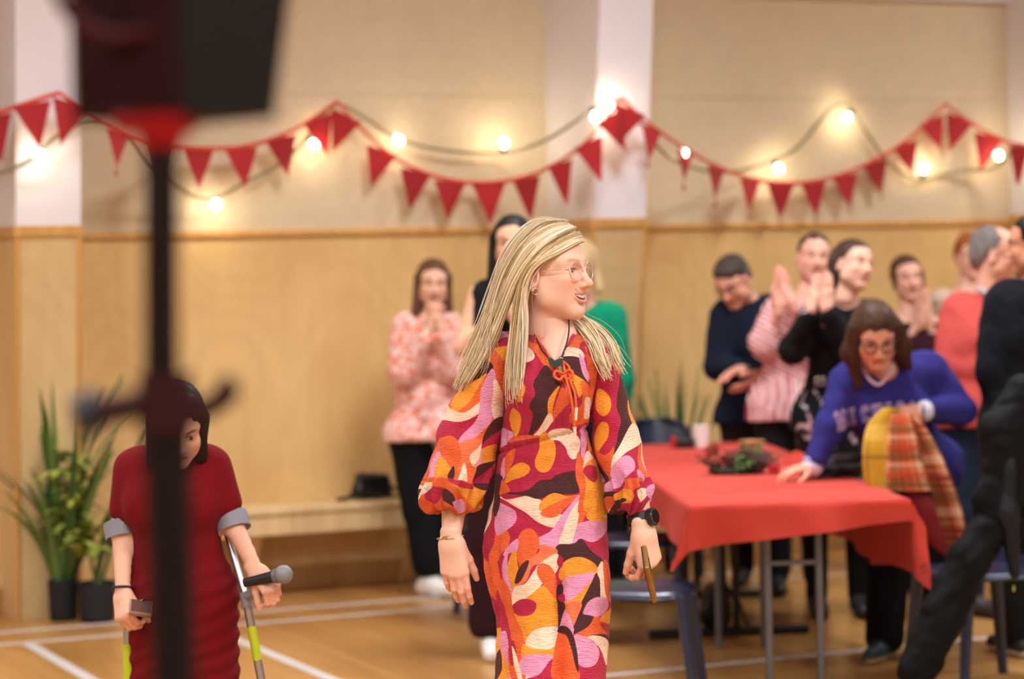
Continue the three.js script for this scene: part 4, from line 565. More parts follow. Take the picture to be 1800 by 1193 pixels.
  const skirt = parse([
    ['f', '530,40 1030,60 1040,200 900,420 560,420 520,200'], ['o', '520,280 600,290 606,372 560,432 520,470'], ['o', '440,300 520,280 540,520 620,660 560,760 480,600 440,420'], ['p', '440,350 480,180 520,60 500,200 478,330 470,420'], ['c', '470,250 500,100 524,20 515,120 490,260 470,330'], ['f', '455,380 490,240 520,140 530,280 500,420 475,480'],
    ['c', '555,80 640,63 800,100 830,190 930,190 900,262 800,242 700,170 600,110'], ['a', '798,122 850,70 900,58 960,75 1035,68 930,102 810,162'], ['o', '810,165 930,100 1022,75 960,142 900,197 828,203'], ['p', '535,125 622,150 652,200 622,262 530,302'],
    ['a', '1085,-10 1195,-10 1212,245 1140,242 1068,182 1085,80'], ['o', '1038,-10 1087,-10 1087,130 1052,242 1008,267 1040,100'], ['c', '1095,132 1160,78 1212,90 1212,200 1160,190'], ['p', '995,282 1090,228 1215,250 1190,310 1120,357 1060,342 985,362'], ['f', '1050,342 1130,356 1215,285 1220,400 1170,472 1110,432'],
    ['p', '1035,65 1038,110 985,190 935,300 925,395 830,395 778,342 870,282 940,180'], ['c', '1037,103 1032,200 1002,330 982,367 918,367 940,280 980,180'], ['b', '903,378 1000,368 1052,338 1102,408 1172,470 1142,512 1060,482 960,472 908,525 898,450'], ['o', '730,273 772,300 792,360 772,430 732,480 690,512 663,450 658,370 680,300'],
    ['k', '798,378 898,400 892,440 830,482 760,502 732,580 690,622 656,624 730,470 790,420'], ['p', '662,338 656,420 602,432 612,560 652,690 642,745 598,640 556,540 566,470 598,390'], ['a', '650,408 668,500 682,560 656,640 650,662 608,560 608,470'], ['b', '732,468 722,530 692,592 658,608 664,560 690,500'], ['f', '540,480 582,440 562,545 575,640 545,560'],
    ['c', '798,488 902,428 908,525 820,602 760,682 700,722 638,745 650,640 720,610 770,530'], ['a', '830,618 892,690 915,740 915,870 800,890 740,962 698,952 680,880 638,770 740,690'], ['o', '800,488 852,500 893,560 903,650 898,705 850,652 798,580 783,530'], ['f', '690,710 752,710 782,740 762,792 710,807 658,792 638,755'],
    ['o', '556,585 622,650 652,790 702,900 715,1000 692,1085 640,960 588,800'], ['f', '545,650 580,760 620,880 640,1000 600,1000 560,820'], ['a', '540,900 575,980 620,1100 610,1193 560,1193 540,1050'], ['b', '530,1080 556,1000 570,1100 550,1193 530,1193'], ['p', '560,960 590,900 620,1010 610,1100'], ['o', '615,1020 660,990 690,1080 720,1193 640,1193'], ['f', '620,1000 650,960 668,1050 640,1110'],
    ['a', '715,980 800,1010 885,1000 875,1052 760,1047 705,1065'], ['c', '908,878 903,950 872,1002 800,1007 726,982 760,910 820,880'], ['p', '706,1062 770,1045 872,1050 862,1100 800,1167 740,1172 685,1142'], ['f', '872,1075 885,1193 735,1193 800,1166'], ['c', '640,1000 672,1060 705,1193 680,1193'],
    ['a', '918,545 960,468 1050,450 1142,512 1122,552 1000,572 938,592'], ['p', '943,592 1030,555 1128,550 1082,622 1010,692 948,724'], ['a', '1102,588 1062,680 1022,772 948,742 1010,690'], ['b', '1130,548 1162,650 1152,702 1052,782 988,905 1020,780 1060,680'], ['c', '1168,475 1188,600 1205,702 1158,704 1153,600 1138,540'], ['o', '1185,465 1228,540 1240,700 1203,704 1177,560'],
    ['k', '968,730 1032,723 1034,770 990,875 958,800'], ['p', '943,765 988,850 998,925 960,902 908,895'], ['b', '913,708 952,738 942,800 914,875'], ['b', '903,640 937,613 942,670 908,724'], ['f', '920,438 942,470 926,514 903,480'], ['f', '915,690 945,672 950,720 920,712'],
    ['b', '1122,783 1082,862 998,928 1040,800'], ['o', '1120,808 1172,850 1210,935 1080,938 998,928 1080,870'], ['p', '1048,782 1100,703 1195,702 1210,750 1152,807 1080,802'], ['f', '1158,848 1240,836 1240,935 1190,902'], ['a', '1173,800 1240,755 1240,842 1168,842'], ['b', '1080,935 1200,925 1235,980 1200,1000'], ['f', '1098,978 1152,1000 1192,1100 1200,1193 1025,1193 1018,1120 1110,1110 1142,1040'], ['c', '1068,943 1150,932 1215,990 1225,1060 1192,1105 1150,1000'], ['p', '998,932 1060,938 1122,980 1144,1040 1112,1102 1050,1118 1008,1060'],
    ['o', '918,908 972,930 1002,1060 1025,1193 880,1193 880,1050'], ['b', '908,902 940,868 982,900 1012,1000 1024,1145 1005,1100 985,1000 958,922'],
  ], Z3);
  const lowSkirt = skirt.slice(6).map(([c, pts]) => [c, pts.map(([x, y]) => [1935 - x, y + 262])]);
  const sleeveA = parse([
    ['p', '500,95 560,70 615,110 560,132 518,182 505,130'], ['f', '528,150 600,113 642,150 642,182 560,182 522,180'], ['a', '525,180 655,180 655,330 632,395 600,300 560,230'], ['o', '432,175 490,105 520,180 560,240 612,310 634,400 602,505 570,470 540,380 480,270'], ['f', '380,280 440,180 445,225 400,270'],
    ['b', '405,245 440,218 514,290 460,352 370,392 280,462 215,560 300,420'], ['a', '265,502 320,430 400,390 474,338 430,430 340,562 290,574 255,552'], ['o', '474,345 452,430 432,502 370,552 298,578 360,520 420,430'], ['c', '215,530 258,560 340,578 434,518 434,592 320,634 180,650 200,580'], ['f', '170,650 320,635 430,588 404,650 300,752 200,730 150,800 110,900'],
    ['p', '512,308 532,370 512,450 513,560 492,640 420,722 360,752 296,784 320,720 400,640 430,560 440,440 480,350'], ['c', '525,368 572,470 594,560 572,602 520,622 510,540 515,440'], ['p', '594,480 610,500 600,560 592,540'], ['k', '310,770 440,740 445,830 362,892 290,932 300,850'], ['o', '230,723 280,733 312,790 318,860 290,930 265,932 220,880 178,830 183,760'], ['p', '148,845 184,830 172,920 140,992 112,970'], ['a', '178,850 252,920 234,982 148,988'],
    ['b', '500,638 582,608 576,680 500,742 446,804'], ['f', '500,728 566,688 552,785 448,806'], ['a', '448,800 546,780 524,872 430,912 404,965 420,850'], ['c', '370,850 420,798 444,775 424,870 398,912'], ['p', '400,905 430,860 445,800 440,890'], ['b', '440,898 530,878 495,920 396,1014 408,950'], ['f', '396,1004 505,908 488,990 425,1035'], ['c', '338,888 354,1012 296,1002'], ['b', '270,908 266,994 232,972'],
    ['o', '100,985 250,985 430,1040 400,1090 250,1060 130,1020'], ['c', '45,1050 120,1008 138,1040 78,1115'], ['f', '128,1040 205,1060 155,1155 105,1122'], ['b', '208,1048 274,1090 274,1145 206,1122'], ['a', '255,998 402,1040 445,1090 360,1190 328,1080'], ['f', '236,986 382,1020 394,1052 300,1032'], ['p', '270,1120 330,1110 330,1180 280,1150'], ['b', '405,1020 470,1020 445,1060'],
  ], Z2);
  const sleeveB = parse([
    ['a', '1105,55 1170,88 1215,140 1150,112'], ['p', '1125,85 1180,108 1240,180 1200,192 1150,142'], ['o', '1205,178 1250,200 1275,250 1300,330 1255,282'], ['c', '1188,213 1236,230 1247,290 1215,327 1178,302'], ['b', '1298,335 1345,440 1372,560 1370,652 1312,762 1256,846 1285,720 1300,620 1278,540 1290,420'], ['a', '1158,438 1216,460 1243,520 1222,588 1180,593 1152,540'], ['a', '1173,643 1222,650 1223,720 1192,782 1158,826 1136,720'],
    ['a', '1345,500 1392,610 1410,690 1368,650'], ['c', '1366,648 1416,700 1422,750 1342,822 1272,892 1230,945 1250,860 1310,760'], ['o', '1145,806 1210,840 1260,796 1244,900 1234,1004 1188,922'], ['b', '1125,825 1182,930 1220,1000 1204,1085 1158,960'], ['p', '1310,853 1372,858 1384,920 1332,982 1280,1042 1214,1085 1240,940'], ['o', '1415,780 1450,890 1460,970 1415,962'], ['p', '1400,930 1440,960 1450,1000 1410,985'],
    ['o', '1335,988 1445,988 1412,1042 1300,1082 1328,1020'], ['b', '1212,1083 1304,1068 1262,1114 1214,1114'], ['a', '1298,1058 1394,1080 1330,1142 1256,1184'], ['f', '1420,1000 1490,1040 1460,1060 1425,1040'], ['c', '1408,1058 1464,1048 1452,1102 1418,1134'], ['b', '1250,1152 1334,1128 1302,1193'], ['p', '1478,1015 1512,1080 1470,1140 1460,1080'], ['o', '1210,1120 1260,1110 1250,1170'],
  ], Z2);
  function print(base, shapes, inv, n = 2048) {
    return canvasTex(n, n, (c) => {
      c.fillStyle = base; c.fillRect(0, 0, n, n);
      const pass = (mirror) => { for (const [col, pts] of shapes) { const P = pts.map(([x, y]) => { let [u, v] = inv(x, y); if (mirror) u = u < 0.5 ? 0.5 - u : 1.5 - u; return [u * n, (1 - v) * n]; });
        c.fillStyle = col; c.strokeStyle = col; c.lineWidth = 1.5; c.beginPath(); const L = P.length; const m = (a, b) => [(a[0] + b[0]) / 2, (a[1] + b[1]) / 2]; c.moveTo(...P[0]);
        for (let i = 0; i < L; i++) { const a = P[(i + L - 1) % L], b = P[i], d = P[(i + 1) % L], e = P[(i + 2) % L], k = 0.19; c.bezierCurveTo(b[0] + (d[0] - a[0]) * k, b[1] + (d[1] - a[1]) * k, d[0] - (e[0] - b[0]) * k, d[1] - (e[1] - b[1]) * k, ...d); } c.closePath(); c.fill(); c.stroke(); } };
      for (const side of [0, 1]) { c.save(); c.beginPath(); if (side) c.rect(n * 0.25, 0, n * 0.5, n); else { c.rect(0, 0, n * 0.25, n); c.rect(n * 0.75, 0, n * 0.25, n); } c.clip(); pass(!side); c.restore(); }
    });
  }
  const crinkle = tex(512, (x, y) => 0.5 + 0.55 * tnoise(x, y, 14, 70, 3) + 0.3 * tnoise(x, y, 30, 120, 8)); 
  const piece = (name, rows, y0, y1, base, shapes, fold, parent, keep, rowsN = 260, cols = 220, rep = [5, 9]) => {
    const tb = table(rows), key = rows.map((r) => r[0]); let dir = (p) => p;
    // arc parameter: rows carry their own order, so a cuff may turn back up
    const par = rows.map((r, i) => i / (rows.length - 1)), tt = table(rows.map((r, i) => [par[i], ...r]));
    const at = (t) => tt(t).slice(1);
    const tOf = (y) => { for (let i = 0; i < 400; i++) { const a = at(i / 400)[0], b = at((i + 1) / 400)[0]; if (b < a) break; if (y >= a && y <= b) return (i + (y - a) / Math.max(1e-6, b - a)) / 400; } return y < key[0] ? -0.02 : 1.02; };
    const inv = (x, y) => { const t = tOf(y), [, xl, xr] = at(clamp(t, 0, 1)), s = clamp((x - (xl + xr) / 2) / ((xr - xl) / 2), -1.35, 1.35), ph = Math.abs(s) <= 1 ? Math.asin(s) : Math.sign(s) * (Math.PI / 2 + (Math.abs(s) - 1) * 1.2); return [0.5 + ph / 6.28319, t]; };
    const geo = loft(rowsN, cols, (t, u) => { const [y, xl, xr, zc, zb] = at(t), ph = (u - 0.5) * 6.28319, s = Math.sin(ph), c = Math.cos(ph), x = (xl + xr) / 2 + (xr - xl) / 2 * s, r = fold ? fold(x, y, ph, t) : 0, dy = rows.length < 17 ? (4.5 * Math.sin(ph * 3 + 0.6) + 3 * Math.sin(ph * 8)) * sstep(0.6, 0.85, t) : 0; return J(x + s * r * 740, y + dy, zc + zb * c + c * r); }, true, true);
    if (keep) { const i = geo.index.array, out = []; for (let k = 0; k < i.length; k += 3) { const v = i[k], t = Math.floor(v / (cols + 1)) / rowsN, u = (v % (cols + 1)) / cols, [y, xl, xr] = at(t), x = (xl + xr) / 2 + (xr - xl) / 2 * Math.sin((u - 0.5) * 6.28319); if (Math.abs(u - 0.5) < 0.25 && keep(x, y)) continue; out.push(i[k], i[k + 1], i[k + 2]); } geo.setIndex(out); }
    const bump = crinkle.clone(); bump.repeat.set(...rep); bump.needsUpdate = true;
    const m = phys('#ffffff', 0.82, { map: print(base, shapes, inv), bumpMap: bump, bumpScale: 0.0022, side: THREE.DoubleSide, sheen: 0.2, sheenColor: new THREE.Color('#ffb08a') });
    return part(name, geo, m, parent);
  };
  const inside = (poly) => (x, y) => { let c = false; for (let i = 0, k = poly.length - 1; i < poly.length; k = i++) { const [xi, yi] = poly[i], [xk, yk] = poly[k]; if (yi > y !== yk > y && x < (xk - xi) * (y - yi) / (yk - yi) + xi) c = !c; } return c; };
  const gauss = (x, c, w) => Math.exp(-(((x - c) / w) ** 2));
  const torsoRows = [[583, 946, 1008, -0.012, 0.046], [588, 922, 1034, -0.012, 0.052], [596, 890, 1062, -0.008, 0.066], [610, 872, 1078, 0, 0.082], [640, 874, 1068, 0.01, 0.098], [680, 886, 1048, 0.018, 0.108], [720, 888, 1038, 0.015, 0.107], [760, 881, 1034, 0.005, 0.096], [790, 876, 1042, 0, 0.095], [830, 872, 1056, -0.005, 0.1], [870, 868, 1064, -0.008, 0.108], [910, 858, 1067, -0.01, 0.116], [960, 851, 1069, -0.01, 0.12], [1000, 855, 1071, -0.006, 0.12], [1050, 867, 1073, 0, 0.12], [1100, 876, 1072, 0.005, 0.122], [1193, 873, 1064, 0.015, 0.13], [1300, 864, 1070, 0.015, 0.15], [1400, 856, 1080, 0.012, 0.165], [1460, 852, 1086, 0.01, 0.17]];
  const bodyFold = (x, y, ph) => {
    const f = Math.cos(ph) > -0.2 ? 1 : 0, sk = sstep(930, 1040, y);
    let r = -0.022 * gauss(x, 984 + (y - 1000) * 0.01, 9) * sstep(940, 1060, y) * f + 0.014 * gauss(x, 930, 34) * sk * f + 0.012 * gauss(x, 1030, 26) * sk * f;
    r += 0.005 * Math.sin(ph * 17 + y * 0.008) * sstep(880, 1000, y) * sstep(900, 870, x) + 0.006 * Math.sin(ph * 9 + 1) * sstep(1100, 1400, y);
    const seam = 797 - (x - 870) * 0.27; r += -0.006 * gauss(y, seam, 4) + 0.0022 * Math.sin(x * 0.55) * gauss(y, seam - 18, 20) * f;                    // gathers above the waist seam
    r += 0.003 * Math.sin(x * 0.35 + y * 0.05) * gauss(y, 625, 26) * f;
    r += 0.02 * (gauss(x, 930, 26) + gauss(x, 1010, 24)) * gauss(y, 690, 36) * f;
    return r + 0.003 * noise(x * 0.03, y * 0.03, 4) + 0.0025 * noise(x * 0.08, y * 0.04, 14);
  };
  const dress = new THREE.Group(); dress.name = 'dress'; g.add(dress);
  piece('bodice_and_skirt', torsoRows, 583, 1460, C.f, [...lowSkirt, ...skirt, ...bodice], bodyFold, dress, inside([[940, 570], [952, 604], [966, 626], [980, 650], [997, 690], [1006, 706], [1003, 672], [990, 640], [984, 628], [1000, 606], [1010, 570]]), 330, 240, [5, 13]);
  const puff = (c0, amp) => (x, y, ph, t) => { const z = sstep(815, 860, y); return amp * (Math.sin(ph * 11 + 1.3 + y * 0.03) * 0.9 + Math.sin(ph * 6 + y * 0.06) + 0.6 * Math.sin(ph * 17)) * z + 0.004 * noise(x * 0.04, y * 0.03, 8) + 0.003 * Math.sin((y - x * 0.6) * 0.09) * sstep(640, 720, y); };
  piece('sleeve', [[582, 872, 900, -0.005, 0.03], [588, 862, 906, -0.004, 0.045], [604, 849, 910, 0, 0.06], [640, 829, 904, 0, 0.068], [680, 805, 897, -0.005, 0.072], [720, 785, 890, -0.01, 0.076], [760, 769, 883, -0.012, 0.078], [800, 758, 874, -0.01, 0.08], [830, 752, 866, -0.005, 0.08], [848, 742, 858, 0, 0.08], [864, 738, 852, 0.004, 0.078], [880, 742, 846, 0.006, 0.072], [893, 751, 841, 0.008, 0.062], [899, 762, 834, 0.008, 0.05], [894, 772, 822, 0.008, 0.036], [884, 776, 816, 0.008, 0.03]], 582, 900, C.o, sleeveA, puff(0, 0.006), dress, null, 190, 150, [3, 5]);
  piece('sleeve', [[582, 1042, 1064, -0.008, 0.03], [590, 1040, 1074, -0.006, 0.045], [612, 1040, 1083, 0, 0.06], [654, 1038, 1091, 0, 0.066], [700, 1037, 1104, -0.006, 0.07], [745, 1038, 1117, -0.01, 0.074], [790, 1043, 1128, -0.008, 0.076], [820, 1050, 1133, 0, 0.076], [843, 1059, 1141, 0.008, 0.076], [860, 1064, 1147, 0.014, 0.073], [876, 1067, 1144, 0.02, 0.066], [890, 1072, 1134, 0.024, 0.055], [899, 1080, 1126, 0.026, 0.044], [896, 1092, 1124, 0.026, 0.032], [888, 1098, 1122, 0.026, 0.028]], 582, 900, C.f, sleeveB, puff(0, 0.006), dress, null, 190, 150, [3, 5]);
  const tie = phys(C.o, 0.8), tieF = phys(C.f, 0.8), tip = phys(C.c, 0.7);
  part('neck_tie', [tube([J(984, 628, 0.1), J(990, 640, 0.118), J(996, 668, 0.138), J(1004, 700, 0.145), J(1008, 730, 0.138), J(1010, 752, 0.13)], 0.0034, 40, 6), tube([J(986, 632, 0.104), J(1000, 645, 0.124), J(1003, 670, 0.14), J(1010, 690, 0.146), J(1013, 718, 0.142)], 0.003, 40, 6), tube([J(988, 656, 0.13), J(977, 652, 0.138), J(974, 660, 0.14), J(984, 667, 0.14), J(990, 660, 0.138)], 0.0035, 30, 6), tube([J(990, 657, 0.132), J(1001, 650, 0.138), J(1007, 657, 0.14), J(998, 666, 0.138), J(990, 660, 0.136)], 0.0035, 30, 6)], tie, dress);
  part('tie_tip', [bar(J(1010, 750, 0.13), J(1011, 766, 0.127), 0.0042, 0.003), bar(J(1013, 716, 0.142), J(1012, 738, 0.14), 0.0042, 0.003)], tip, dress);
  part('neck_binding', tube([J(943, 590, 0.04), J(951, 604, 0.065), J(962, 621, 0.088), J(975, 640, 0.104), J(990, 672, 0.122), J(1004, 704, 0.128)], 0.0036, 40, 6), tie, dress);
  part('neck_binding', tube([J(1008, 588, 0.038), J(1001, 604, 0.066), J(990, 624, 0.09), J(988, 634, 0.1), J(1000, 668, 0.122), J(1004, 704, 0.128)], 0.0036, 40, 6), tieF, dress);
  // ---- hair
  const r = rng(77), tones = ['#d9c097', '#cdb083', '#bc9c6c', '#e6d8bb', '#dfcba6', '#a98c5c', '#ece2ce'].map(lin);
  const cs = hair(hm, '#c9ac7c', { vol: 0.975, cell: 0.004, streak: 0.7, dark: 0.75, cuts: [ell(V3(-0.09, -0.02, 0.006), [0.03, 0.037, 0.03]), ell(V3(0, -0.03, 0.1), [0.085, 0.082, 0.075]), ell(V3(-0.02, -0.09, -0.06), [0.06, 0.05, 0.02])] });
  const hairRoot = part('hair', cs.geo, hairV, g);
  const bundles = [
    [230, 0.0011, [[1026, 424, 0.012], [1010, 429, 0.05], [980, 445, 0.073], [950, 459, 0.081], [931, 477, 0.073], [921, 515, 0.066], [924, 560, 0.072], [921, 620, 0.1], [912, 695, 0.124]], [[1018, 408, 0.005], [990, 420, 0.052], [955, 442, 0.078], [922, 480, 0.08], [908, 530, 0.075], [902, 590, 0.085], [899, 640, 0.098], [907, 704, 0.118]]],
    [330, 0.0012, [[1012, 400, 0.005], [985, 412, 0.05], [945, 440, 0.078], [910, 490, 0.08], [888, 545, 0.072], [866, 600, 0.062], [838, 648, 0.055], [811, 684, 0.045]], [[992, 391, 0.0], [960, 400, 0.04], [916, 432, 0.064], [886, 490, 0.064], [862, 550, 0.055], [838, 605, 0.05], [818, 648, 0.045], [804, 684, 0.04]]],
    [290, 0.0012, [[990, 389, -0.005], [950, 396, 0.025], [908, 428, 0.045], [884, 480, 0.04], [862, 545, 0.034], [838, 600, 0.03], [818, 645, 0.03], [803, 684, 0.03]], [[975, 387, -0.02], [930, 398, -0.02], [890, 440, -0.03], [874, 500, -0.04], [856, 560, -0.03], [836, 612, -0.01], [818, 654, 0.0], [805, 688, 0.01]]],
    [120, 0.0013, [[985, 390, -0.02], [935, 410, -0.06], [915, 470, -0.09], [920, 540, -0.08], [930, 590, -0.07], [925, 640, -0.08], [920, 690, -0.09]], [[975, 388, -0.03], [945, 420, -0.085], [935, 490, -0.1], [945, 550, -0.09], [955, 600, -0.08], [955, 650, -0.09], [955, 690, -0.1]]],
    [110, 0.0011, [[1000, 396, -0.03], [1000, 440, -0.085], [985, 500, -0.09], [990, 550, -0.06], [1018, 578, 0.01], [1038, 605, 0.06], [1052, 638, 0.095], [1070, 668, 0.105]], [[995, 395, -0.04], [1000, 440, -0.09], [1000, 500, -0.09], [1008, 548, -0.05], [1034, 570, 0.01], [1052, 598, 0.05], [1062, 632, 0.085], [1072, 664, 0.09]]],
    [60, 0.001, [[1000, 396, -0.04], [1010, 450, -0.09], [1010, 510, -0.08], [1022, 552, -0.04], [1052, 573, 0.0], [1078, 600, 0.045], [1090, 632, 0.06], [1101, 652, 0.06]], [[1000, 396, -0.04], [1010, 450, -0.09], [1008, 520, -0.08], [1014, 556, -0.04], [1044, 576, 0.02], [1072, 606, 0.06], [1084, 638, 0.075], [1096, 655, 0.07]]],
    [30, 0.0009, [[1020, 412, 0.01], [980, 440, 0.07], [945, 462, 0.082], [926, 478, 0.076], [914, 520, 0.08], [906, 600, 0.1], [902, 665, 0.115], [912, 716, 0.125]], [[1010, 405, 0.01], [970, 430, 0.07], [932, 465, 0.083], [915, 500, 0.082], [905, 560, 0.09], [896, 620, 0.1], [892, 660, 0.11], [888, 712, 0.115]]],
    [40, 0.0004, [[1000, 388, 0.0], [940, 385, 0.03], [890, 430, 0.06], [862, 500, 0.05], [835, 570, 0.05], [808, 620, 0.05], [792, 655, 0.05]], [[990, 386, 0.0], [950, 400, 0.05], [905, 450, 0.08], [875, 520, 0.08], [868, 580, 0.07], [870, 630, 0.09], [850, 690, 0.09]]],
  ];
  const sides = 4, segs = 22;
  bundles.forEach(([n, rad, A, B], bi) => {
    const pos = [], nor = [], col = [], idx = [], ca = new THREE.CatmullRomCurve3(A.map((p) => J(...p))), cb = new THREE.CatmullRomCurve3(B.map((p) => J(...p)));
    for (let s = 0; s < n; s++) {
      const w = r(), jit = V3(r() - 0.5, r() - 0.5, r() - 0.5), j2 = V3(r() - 0.5, r() - 0.5, r() - 0.5), len = 0.68 + 0.34 * Math.sqrt(r()), rr = rad * (0.7 + r() * 0.8), c = mix3(tones[Math.floor(r() * 7)], tones[Math.floor(r() * 7)], r()), ph = r() * 6, fly = r() < 0.07 ? 3 : 1, pts = [];
      for (let i = 0; i <= segs; i++) { const t = i / segs * len, p = ca.getPoint(t).lerp(cb.getPoint(t), clamp(w + (r() - 0.5) * 0.01, 0, 1)); p.addScaledVector(jit, 0.006 + 0.014 * t * fly).addScaledVector(j2, 0.012 * Math.sin(t * 5 + ph) * t * fly); pts.push(p); }
      const base = pos.length / 3;
      for (let i = 0; i <= segs; i++) { const a = pts[Math.max(i - 1, 0)], b = pts[Math.min(i + 1, segs)], d = b.clone().sub(a).normalize(), x = V3(0, 0, 1).cross(d).normalize(), y = V3().crossVectors(d, x), R = rr / fly * (1 - 0.75 * Math.max(0, i / segs - 0.65) / 0.35) * (0.3 + 0.7 * Math.min(1, i / 4)); for (let k = 0; k < sides; k++) { const an = k / sides * 6.2832, nx = x.clone().multiplyScalar(Math.cos(an) * 1.6).addScaledVector(y, Math.sin(an) * 0.8); pos.push(pts[i].x + nx.x * R, pts[i].y + nx.y * R, pts[i].z + nx.z * R); nx.normalize(); nor.push(nx.x, nx.y, nx.z); col.push(...c); } }
      for (let i = 0; i < segs; i++) for (let k = 0; k < sides; k++) { const a = base + i * sides + k, b = base + i * sides + (k + 1) % sides; idx.push(a, b, a + sides, b, b + sides, a + sides); }
    }
    const hgeo = new THREE.BufferGeometry(); hgeo.setAttribute('position', new THREE.Float32BufferAttribute(pos, 3)); hgeo.setAttribute('normal', new THREE.Float32BufferAttribute(nor, 3)); hgeo.setAttribute('color', new THREE.Float32BufferAttribute(col, 3)); hgeo.setIndex(idx);
    part('lock_of_hair', hgeo, hairV, hairRoot);
  });
  // ---- glasses, jewellery, watch
  const clearFrame = phys('#d9b8a8', 0.12, { metalness: 0.35 }), gold = phys('#c9a060', 0.25, { metalness: 0.9 });
  for (const p of glasses(hm, { r: 0.0235, wire: 0.0015, clear: clearFrame })) part(p.name, p.geo, p.mat, g);
  for (const [x, y, R] of [[941, 512, 0.0072], [936, 508, 0.0055]]) part('earring', new THREE.TorusGeometry(R, 0.001, 8, 24).rotateY(0.5).translate(...J(x, y, 0.083).toArray()), phys('#d8cdbd', 0.15, { metalness: 1 }), g);
  const cord = mat('#12100f', 0.6);
  part('necklace_cord', tube([J(940, 588, 0.03), J(946, 602, 0.066), J(955, 618, 0.092), J(966, 631, 0.11)], 0.0018, 24, 6), cord, g); part('necklace_cord', tube([J(1000, 560, 0.03), J(1000, 580, 0.052), J(997, 600, 0.08), J(991, 618, 0.1), J(988, 629, 0.112)], 0.0018, 24, 6), cord, g);
  const jade = tex(64, (x, y) => { const n = tnoise(x, y, 4, 4, 2); return [0.2 + n * 0.25, 0.3 + n * 0.22, 0.24 + n * 0.15]; }, true);
  { const p0 = J(977, 635, 0.13), sh = new THREE.Shape(); sh.moveTo(-0.0165, 0.007); sh.quadraticCurveTo(-0.0165, -0.011, 0, -0.012); sh.quadraticCurveTo(0.0165, -0.011, 0.0165, 0.007); sh.lineTo(0.011, 0.008); sh.quadraticCurveTo(0, -0.002, -0.011, 0.008); const e = new THREE.ExtrudeGeometry(sh, { depth: 0.006, bevelEnabled: true, bevelSize: 0.0015, bevelThickness: 0.0015, bevelSegments: 3, curveSegments: 16 }); e.translate(p0.x, p0.y, p0.z - 0.003); part('greenstone_pendant', e, phys('#ffffff', 0.2, { map: jade, clearcoat: 0.6 }), g); }
  const ringAt = (p, axis, R, t, sq = 0.86) => { const o = new THREE.TorusGeometry(R, t, 8, 40).scale(1, sq, 1); o.applyQuaternion(new THREE.Quaternion().setFromUnitVectors(V3(0, 0, 1), axis.clone().normalize())); o.translate(p.x, p.y, p.z); return o; };
  part('bangle', [ringAt(J(792, 944, 0.024), V3(0.12, -1, 0.25), 0.031, 0.0012), ringAt(J(791, 948, 0.026), V3(-0.1, -1, 0.2), 0.031, 0.0014)], gold, g);
  { const ax = wrB.clone().sub(elB), p = elB.clone().lerp(wrB, 0.88); part('watch_band', loft(2, 40, (t, u) => { const a = u * 6.2832, y = ax.clone().normalize(), x = V3(1, 0, 0).addScaledVector(y, -y.x).normalize(), z = V3().crossVectors(x, y); return p.clone().addScaledVector(y, (t - 0.5) * 0.02).addScaledVector(x, Math.cos(a) * 0.031).addScaledVector(z, Math.sin(a) * 0.029); }), mat('#17181a', 0.6, { side: THREE.DoubleSide }), g);
    const face = V3(0.85, 0.2, 0.5).normalize(), c = p.clone().addScaledVector(face, 0.031), qn = new THREE.Quaternion().setFromUnitVectors(V3(0, 1, 0), face); const cyl = (R, h, o) => { const k = new THREE.CylinderGeometry(R, R, h, 32); k.translate(0, o, 0); k.applyQuaternion(qn); k.translate(c.x, c.y, c.z); return k; };
    part('watch_case', cyl(0.0215, 0.012, 0), mat('#1b1c1f', 0.35), g); part('watch_bezel', cyl(0.019, 0.004, 0.007), phys('#8a8d92', 0.25, { metalness: 0.9 }), g); part('watch_glass', cyl(0.0165, 0.002, 0.0095), phys('#0b0c10', 0.08), g); part('watch_strap_edge', ringAt(p.clone().addScaledVector(ax.clone().normalize(), -0.011), ax, 0.0315, 0.0016, 0.93), phys('#a02a22', 0.5), g); }
  // ---- feet
  const jj = { ankA: anA, ankB: anB, toeA: V3(anA.x - 0.01, 0.035, anA.z + 0.16), toeB: V3(anB.x + 0.02, 0.035, anB.z + 0.16) };
  for (const s of ['A', 'B']) part('shoe', shoeGeo(jj, s, '#7a4a30', '#d8c8b0'), shoeV, g);
  // ---- the phone in her hand
  const ph = new THREE.Group(); ph.name = 'smartphone'; scene.add(ph); tag(ph, 'smartphone in a gold case held edge-on in the blonde woman\'s hand', 'phone');
  const a = J(1133, 980, 0.085), b = J(1149, 1038, 0.09), mid = a.clone().lerp(b, 0.5), wp = mid.clone().applyMatrix4(new THREE.Matrix4().makeRotationY(YAW)); g.updateMatrixWorld(true); ph.position.copy(mid.clone().applyMatrix4(g.matrixWorld));
  const yy = b.clone().sub(a).normalize().add(V3(0, -0.1, -1.15)).normalize(), xx = V3(0.97, 0.2, 0.12), zz = V3(); zz.copy(xx).addScaledVector(yy, -xx.dot(yy)).normalize(); const ww = V3().crossVectors(yy, zz);
  ph.quaternion.setFromRotationMatrix(new THREE.Matrix4().makeRotationY(YAW).multiply(new THREE.Matrix4().makeBasis(ww, yy, zz)));
  part('case', rbx(0.072, 0.138, 0.0135, 0.006, 0, 0, 0, 3), phys('#9a7440', 0.3, { metalness: 0.5 }), ph); part('screen', rbx(0.066, 0.138, 0.001, 0.0004, 0, 0, -0.0068), phys('#0a0a0c', 0.05), ph); part('camera_bump', rbx(0.03, 0.03, 0.003, 0.0012, 0.015, -0.05, 0.0065), mat('#2b2118', 0.3), ph);
}
